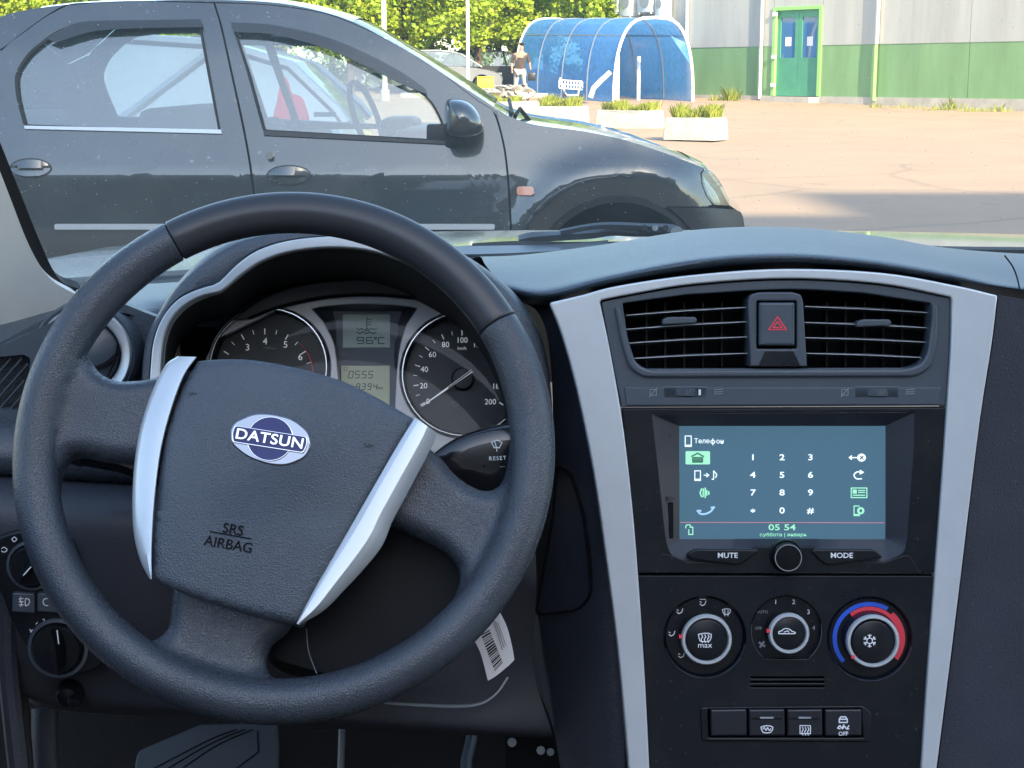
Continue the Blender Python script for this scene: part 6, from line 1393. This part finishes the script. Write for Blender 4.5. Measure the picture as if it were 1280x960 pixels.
# ================================================================ STEERING WHEEL
sw = thing('steering_wheel', WP.W(0, 0, 0), 'black steering wheel with silver spoke trims and blue oval badge', 'steering wheel')
kpx = WP.px(355, 571, 0)
TR = .0152; RW = .5 * (WP.q(693.0, 571)[0] - WP.q(17.5, 571)[0]) - TR * 1.0
uc = .5 * (WP.q(693, 571)[0] + WP.q(17.5, 571)[0]); vc = .5 * (WP.q(355, 237, .008)[1] + WP.q(355, 905, .008)[1])
print('rim R', RW, 'px', kpx, uc, vc, WP.q(355, 237, .008)[1] - WP.q(355, 905, .008)[1])
def rimpt(a, b_, r):
    return WP.W(uc + (RW + r * math.cos(b_)) * math.cos(a), vc + (RW + r * math.cos(b_)) * math.sin(a), r * 1.04 * math.sin(b_))
def rim_arc(name, a0, a1, m, fat=0, ends=True):
    n = max(8, int(abs(a1 - a0) / 2)); rows = []; D_ = abs(a1 - a0)
    for t_ in [0, .12 / D_, .25 / D_, .45 / D_] + [i / n for i in range(1, n)] + [1 - .45 / D_, 1 - .25 / D_, 1 - .12 / D_, 1]:
        a = R(a0 + (a1 - a0) * t_); e = min(t_, 1 - t_) * abs(a1 - a0)
        r = TR + fat * min(1, e / 12) - (.0012 * max(0, 1 - e / .4) ** 2 if ends else 0)
        rows.append([rimpt(a, 2 * math.pi * k / 28, r) for k in range(28)])
    me = grid_mesh(rows, True); bm = bmesh.new(); bm.from_mesh(me); bmesh.ops.recalc_face_normals(bm, faces=bm.faces); bm.to_mesh(me); bm.free()
    return link(name, me, m, sw, 50)
A1_, A2_ = 31.0, 119.0
rim_arc('rim_top', A1_ + .06, A2_ - .06, M['smooth'])
rim_arc('rim_grip', A2_ + .06, 360 + A1_ - .06, M['leather'], .0006)
[rim_arc('rim_core', a_ - 1, a_ + 1, M['deep'], 0, False) for a_ in ()]
# spokes
def uv(p): return WP.q(p[0], p[1], .006)
def tubeh(u, v):
    d = math.hypot(u - uc, v - vc) - RW
    return math.sqrt(max(0, TR * TR - d * d)) * 1.04 if abs(d) < TR else -(abs(d) - TR) * 1.5
def smax(a, b_, k):
    h = max(0, k - abs(a - b_)) / k; return max(a, b_) + h * h * k * .25
def segd(p, a, b_):
    ab = (b_[0] - a[0], b_[1] - a[1]); t_ = ((p[0] - a[0]) * ab[0] + (p[1] - a[1]) * ab[1]) / max(1e-12, ab[0] ** 2 + ab[1] ** 2); t_ = min(1, max(0, t_))
    return math.hypot(p[0] - a[0] - ab[0] * t_, p[1] - a[1] - ab[1] * t_)
def spoke(name, loops_free, loops_hid, base, rr=.013, depth=.014, tilt=None):
    """outline = free edges (rounded off) joined by hidden ends"""
    pts = []
    fe = []
    for fr_e, hid in zip(loops_free, loops_hid):
        c = [uv(p) for p in cat(fr_e, 5)]; fe.append(c); pts += c; pts += [uv(p) for p in hid]
    segs = [(a, b_) for c in fe for a, b_ in zip(c, c[1:])]
    def h(u, v):
        d = min(segd((u, v), a, b_) for a, b_ in segs); s = max(0, 1 - d / rr)
        hs_ = base + (tilt(u, v) if tilt else 0) - depth * (1 - math.sqrt(max(0, 1 - s * s)))
        th = tubeh(u, v)
        d_ = math.hypot(u - uc, v - vc) - RW; th += .0005 - max(0, d_ + .003) * .45
        return smax(hs_, th, .014)
    return hfield(name, WP, pts, h, -.016, M['leather'], sw, step=.0035, smooth=70)
# left spoke: free edges top (rim -> hub) and bottom (hub -> rim)
spoke('spoke', [[(92, 410), (98, 428), (106, 445), (118, 460), (135, 469), (155, 471), (180, 468), (205, 462), (225, 458)], [(225, 580), (195, 578), (168, 576), (130, 572), (100, 566), (84, 568), (74, 578), (68, 592), (66, 612)]],
      [[(260, 470), (260, 570)], [(45, 612), (45, 500), (55, 440), (75, 410)]], .004)
spoke('spoke', [[(505, 540), (530, 552), (550, 568), (568, 589), (590, 604), (608, 609), (622, 605), (630, 594), (634, 578), (637, 555)], [(556, 768), (566, 748), (573, 728), (573, 712), (566, 698), (548, 682), (520, 668), (495, 656), (470, 648)]],
      [[(660, 555), (664, 620), (640, 690), (590, 770)], [(440, 640), (470, 560)]], .003)
spoke('spoke', [[(125, 770), (140, 786), (158, 797), (176, 803), (192, 797), (202, 784), (206, 765), (208, 740), (212, 712)], [(368, 740), (364, 770), (352, 790), (336, 803), (328, 820), (330, 838), (342, 848), (362, 851), (390, 848), (420, 840)]],
      [[(240, 700), (340, 710)], [(430, 862), (350, 884), (250, 868), (160, 825), (110, 780)]], -.001)
# airbag cover
HW = .034
hub_px = cat([(243, 446.5), (275, 445), (320, 448), (375, 459), (425, 474), (470, 495), (517, 521)], 5) + cat([(518, 524), (497, 560), (466, 612), (430, 674), (398, 730), (371, 778)], 4) + cat([(366, 779), (330, 771), (290, 760), (250, 748), (215, 735), (191, 723)], 4) + cat([(189, 718), (190, 680), (194, 620), (202, 560), (215, 510), (230, 470), (242, 449)], 4)
def uvw(p, wv): return WP.q(p[0], p[1], wv)
def field_from(px_, wv): return [uvw(p, wv) for p in px_]
hp = field_from(hub_px, HW); hsegs = list(zip(hp, hp[1:] + hp[:1]))
hc = WP.q(345, 600, HW)
dent = WP.q(395, 640, HW)
cr0, cr1 = WP.q(226, 560, HW), WP.q(262, 700, HW)
def hubh(u, v):
    d = min(segd((u, v), a, b_) for a, b_ in hsegs); s = max(0, 1 - d / .007)
    dm = .006 * (1 - min(1, ((u - hc[0]) / .1) ** 2 + ((v - hc[1]) / .1) ** 2))
    top = max(0, (v - hc[1] - .035) / .04); dn = math.hypot((u - dent[0]) / .03, (v - dent[1]) / .012)
    r = HW + dm - .004 * (1 - math.sqrt(max(0, 1 - s * s))) - .003 * top ** 1.6 - .0012 * math.exp(-dn * dn)
    # raised centre field: soft facet lines running down both sides
    fc = abs(u - hc[0] - .18 * (v - hc[1])) - .043
    r -= .10 * max(0, fc) if fc > 0 else 0
    return r
hb_ = hfield('airbag_cover', WP, hp, hubh, -.004, M['hub'], sw, step=.004, smooth=60)
# silver trims beside it
def strip(name, ia, ob, prof, m, back):
    N = 60; A = resamp(ia, N); B = resamp(ob, N); rows = []
    for t_, wv in prof: rows.append([WP.W(*WP.q(*Vector(a_).lerp(Vector(b_), t_), wv + topd(a_, b_, t_)), wv + topd(a_, b_, t_)) for a_, b_ in zip(A, B)])
    rows.insert(0, [WP.W(*WP.q(*a_, back), back) for a_ in A]); rows.append([WP.W(*WP.q(*b_, back), back) for b_ in B])
    me = grid_mesh(rows); bm = bmesh.new(); bm.from_mesh(me)
    for k_ in (0, N - 1):
        es = [p[k_] for p in rows]; vv = []
        for p in es:
            v_ = min(bm.verts, key=lambda v: (v.co - p).length_squared)
            if v_ not in vv: vv.append(v_)
        try: bm.faces.new(vv)
        except ValueError: pass
    bmesh.ops.recalc_face_normals(bm, faces=bm.faces); bm.to_mesh(me); bm.free(); return link(name, me, m, sw, 28)
def topd(a_, b_, t_):
    y = a_[1] * (1 - t_) + b_[1] * t_; v = WP.q(400, y, HW)[1]; return -.003 * max(0, (v - hc[1] - .035) / .04) ** 1.6
lin = cat([(246, 446), (230, 470), (215, 510), (202, 560), (194, 620), (190, 680), (189.5, 724)], 6); lout = cat([(222, 445.5), (207, 456), (192, 485), (178, 525), (169, 570), (165.5, 620), (167, 665), (175, 700), (187, 724)], 6)
strip('silver_trim', lin, lout, [(0, HW - .0035), (.04, HW - .0015), (.35, HW - .0018), (.8, HW - .005), (.95, HW - .008), (1, HW - .012)], M['silver'], -.008)
rin = cat([(518.5, 521.5), (497.5, 555), (466.5, 608), (430.5, 670), (398, 726), (370.5, 779)], 6); rout = cat([(546, 541), (538, 562), (518, 600), (500, 634), (489, 655), (478, 682), (456, 710), (430, 738), (405, 763), (374, 781.5)], 6)
strip('silver_trim', rin, rout, [(0, HW - .003), (.02, HW - .0005), (.16, HW + .0012), (.18, HW + .0013), (.58, HW + .001), (.60, HW + .0007), (.97, HW - .012), (1, HW - .015)], M['silver'], -.012)
# badge: chrome oval, blue disc and banner with lettering
BW = HW + .0052
BP = Pl(338, 549, 1.0, R(24) , roll=R(-9)); BP.o = WP.W(*WP.q(338, 549, BW), BW)
# re-express in badge plane pixels (rotated axes handled in metres)
kb = BP.px(338, 549, 0) * .92
def bm_(x, y): return (x * kb, -y * kb)
def bext(name, pts, w0, w1, m, par=None, holes=(), bev=.0004): return link(name, curve_mesh([[bm_(*p) for p in pts]] + [[bm_(*p) for p in h] for h in holes], w0, w1, BP.M, bev), m, par, 35)
oct_ = rnd([(-50, -4, 10), (-47, -14, 8), (-26, -28, 10), (-6, -31, 10), (22, -29, 14), (44, -16, 14), (51, 2, 12), (46, 16, 14), (26, 29, 14), (4, 31, 14), (-24, 26, 12), (-46, 13, 10)], 10, 6)
bd_ = bext('badge', [(x * 1.055, y * 1.06) for x, y in oct_], -.004, .0006, M['badgechrome'], sw, bev=.0008)
rws = []
for s_, wv in ((1.0, .0004), (.95, .0016), (.88, .0021), (.7, .0012), (.45, .0005), (.02, .0003)): rws.append([BP.W(*bm_(x * s_, y * s_), wv) for x, y in oct_])
link('badge_dish', grid_mesh(rws, True), M['badgechrome'], bd_, 60)
bext('badge_disc', ell(0, 0, 29, 28, n=40), 0, .0017, M['badgeblue'], bd_, bev=.0003)
bext('badge_disc_edge', ell(0, 0, 30, 29, n=40), 0, .0019, M['chrome'], bd_, holes=[ell(0, 0, 28.7, 27.7, n=40)], bev=.0002)
ban = rnd([(-47, -9, 3), (46, -9, 3), (48, 0, 4), (45, 11, 3), (-46, 11, 3), (-48.5, 0, 4)], 3)
bext('badge_banner', ban, 0, .0023, M['badgeblue'], bd_, bev=.0003)
bext('banner_edge', [(x * 1.02, y * 1.1) for x, y in ban], 0, .0025, M['chrome'], bd_, holes=[[(x * .99, y * .97) for x, y in ban]], bev=.0002)
cu = bpy.data.curves.new('t', 'FONT'); cu.body = 'DATSUN'; cu.align_x = 'CENTER'; cu.align_y = 'CENTER'; cu.size = 14.5 * kb / .72; cu.extrude = .0004; cu.offset = .00012; cu.bevel_depth = .00008; cu.space_character = 1.06
ob = bpy.data.objects.new('t', cu); me = bpy.data.meshes.new_from_object(ob); bpy.data.objects.remove(ob)
me.transform(Matrix.Translation((0, -1 * kb, .0027)) @ Matrix.Diagonal((1.08, .95, 1, 1))); me.transform(BP.M); link('badge_lettering', me, M['chrome'], bd_, None)
# moulded lettering on the cover
def moulded(s, x, y, h, rot):
    cu = bpy.data.curves.new('t', 'FONT'); cu.body = s; cu.align_x = 'CENTER'; cu.align_y = 'CENTER'; w0 = 0
    q_ = WP.q(x, y, HW); wv = hubh(*q_) + .0001; cu.size = h * WP.px(x, y, wv) / .70; cu.extrude = .0003; cu.offset = .00006
    ob = bpy.data.objects.new('t', cu); me = bpy.data.meshes.new_from_object(ob); bpy.data.objects.remove(ob)
    Rr = Matrix.Rotation(R(rot), 4, 'Z'); me.transform(Rr)
    for v_ in me.vertices:
        u2, v2 = q_[0] + v_.co.x, q_[1] + v_.co.y; v_.co = Vector((u2, v2, hubh(u2, v2) + .0003 + v_.co.z))
    me.transform(WP.M); return link('lettering', me, M['deep'], hb_, None)
moulded('SRS', 293, 663.5, 12.5, -10); moulded('AIRBAG', 287, 682, 12.5, -10)
qa, qb = WP.q(264, 665.5, HW), WP.q(316, 675, HW); L_ = []
for i in range(9):
    u = qa[0] + (qb[0] - qa[0]) * i / 8; v = qa[1] + (qb[1] - qa[1]) * i / 8
    L_.append([WP.W(u, v + .00045, hubh(u, v) + .0009), WP.W(u, v - .00045, hubh(u, v) + .0009)])
link('divider_line', grid_mesh([[r[0] for r in L_], [r[1] for r in L_]]), M['deep'], hb_, None)
for x, y in ((240, 491), (461, 556)):
    q_ = WP.q(x, y, HW); wv = hubh(*q_) + .0005
    strokes('scuff', WP, [[(x - 6, y - 2), (x - 2, y + 2), (x + 1, y - 1)], [(x + 1, y + 1), (x + 6, y + 1)]], 1.2, wv + .0004, M['blackprint'], hb_)
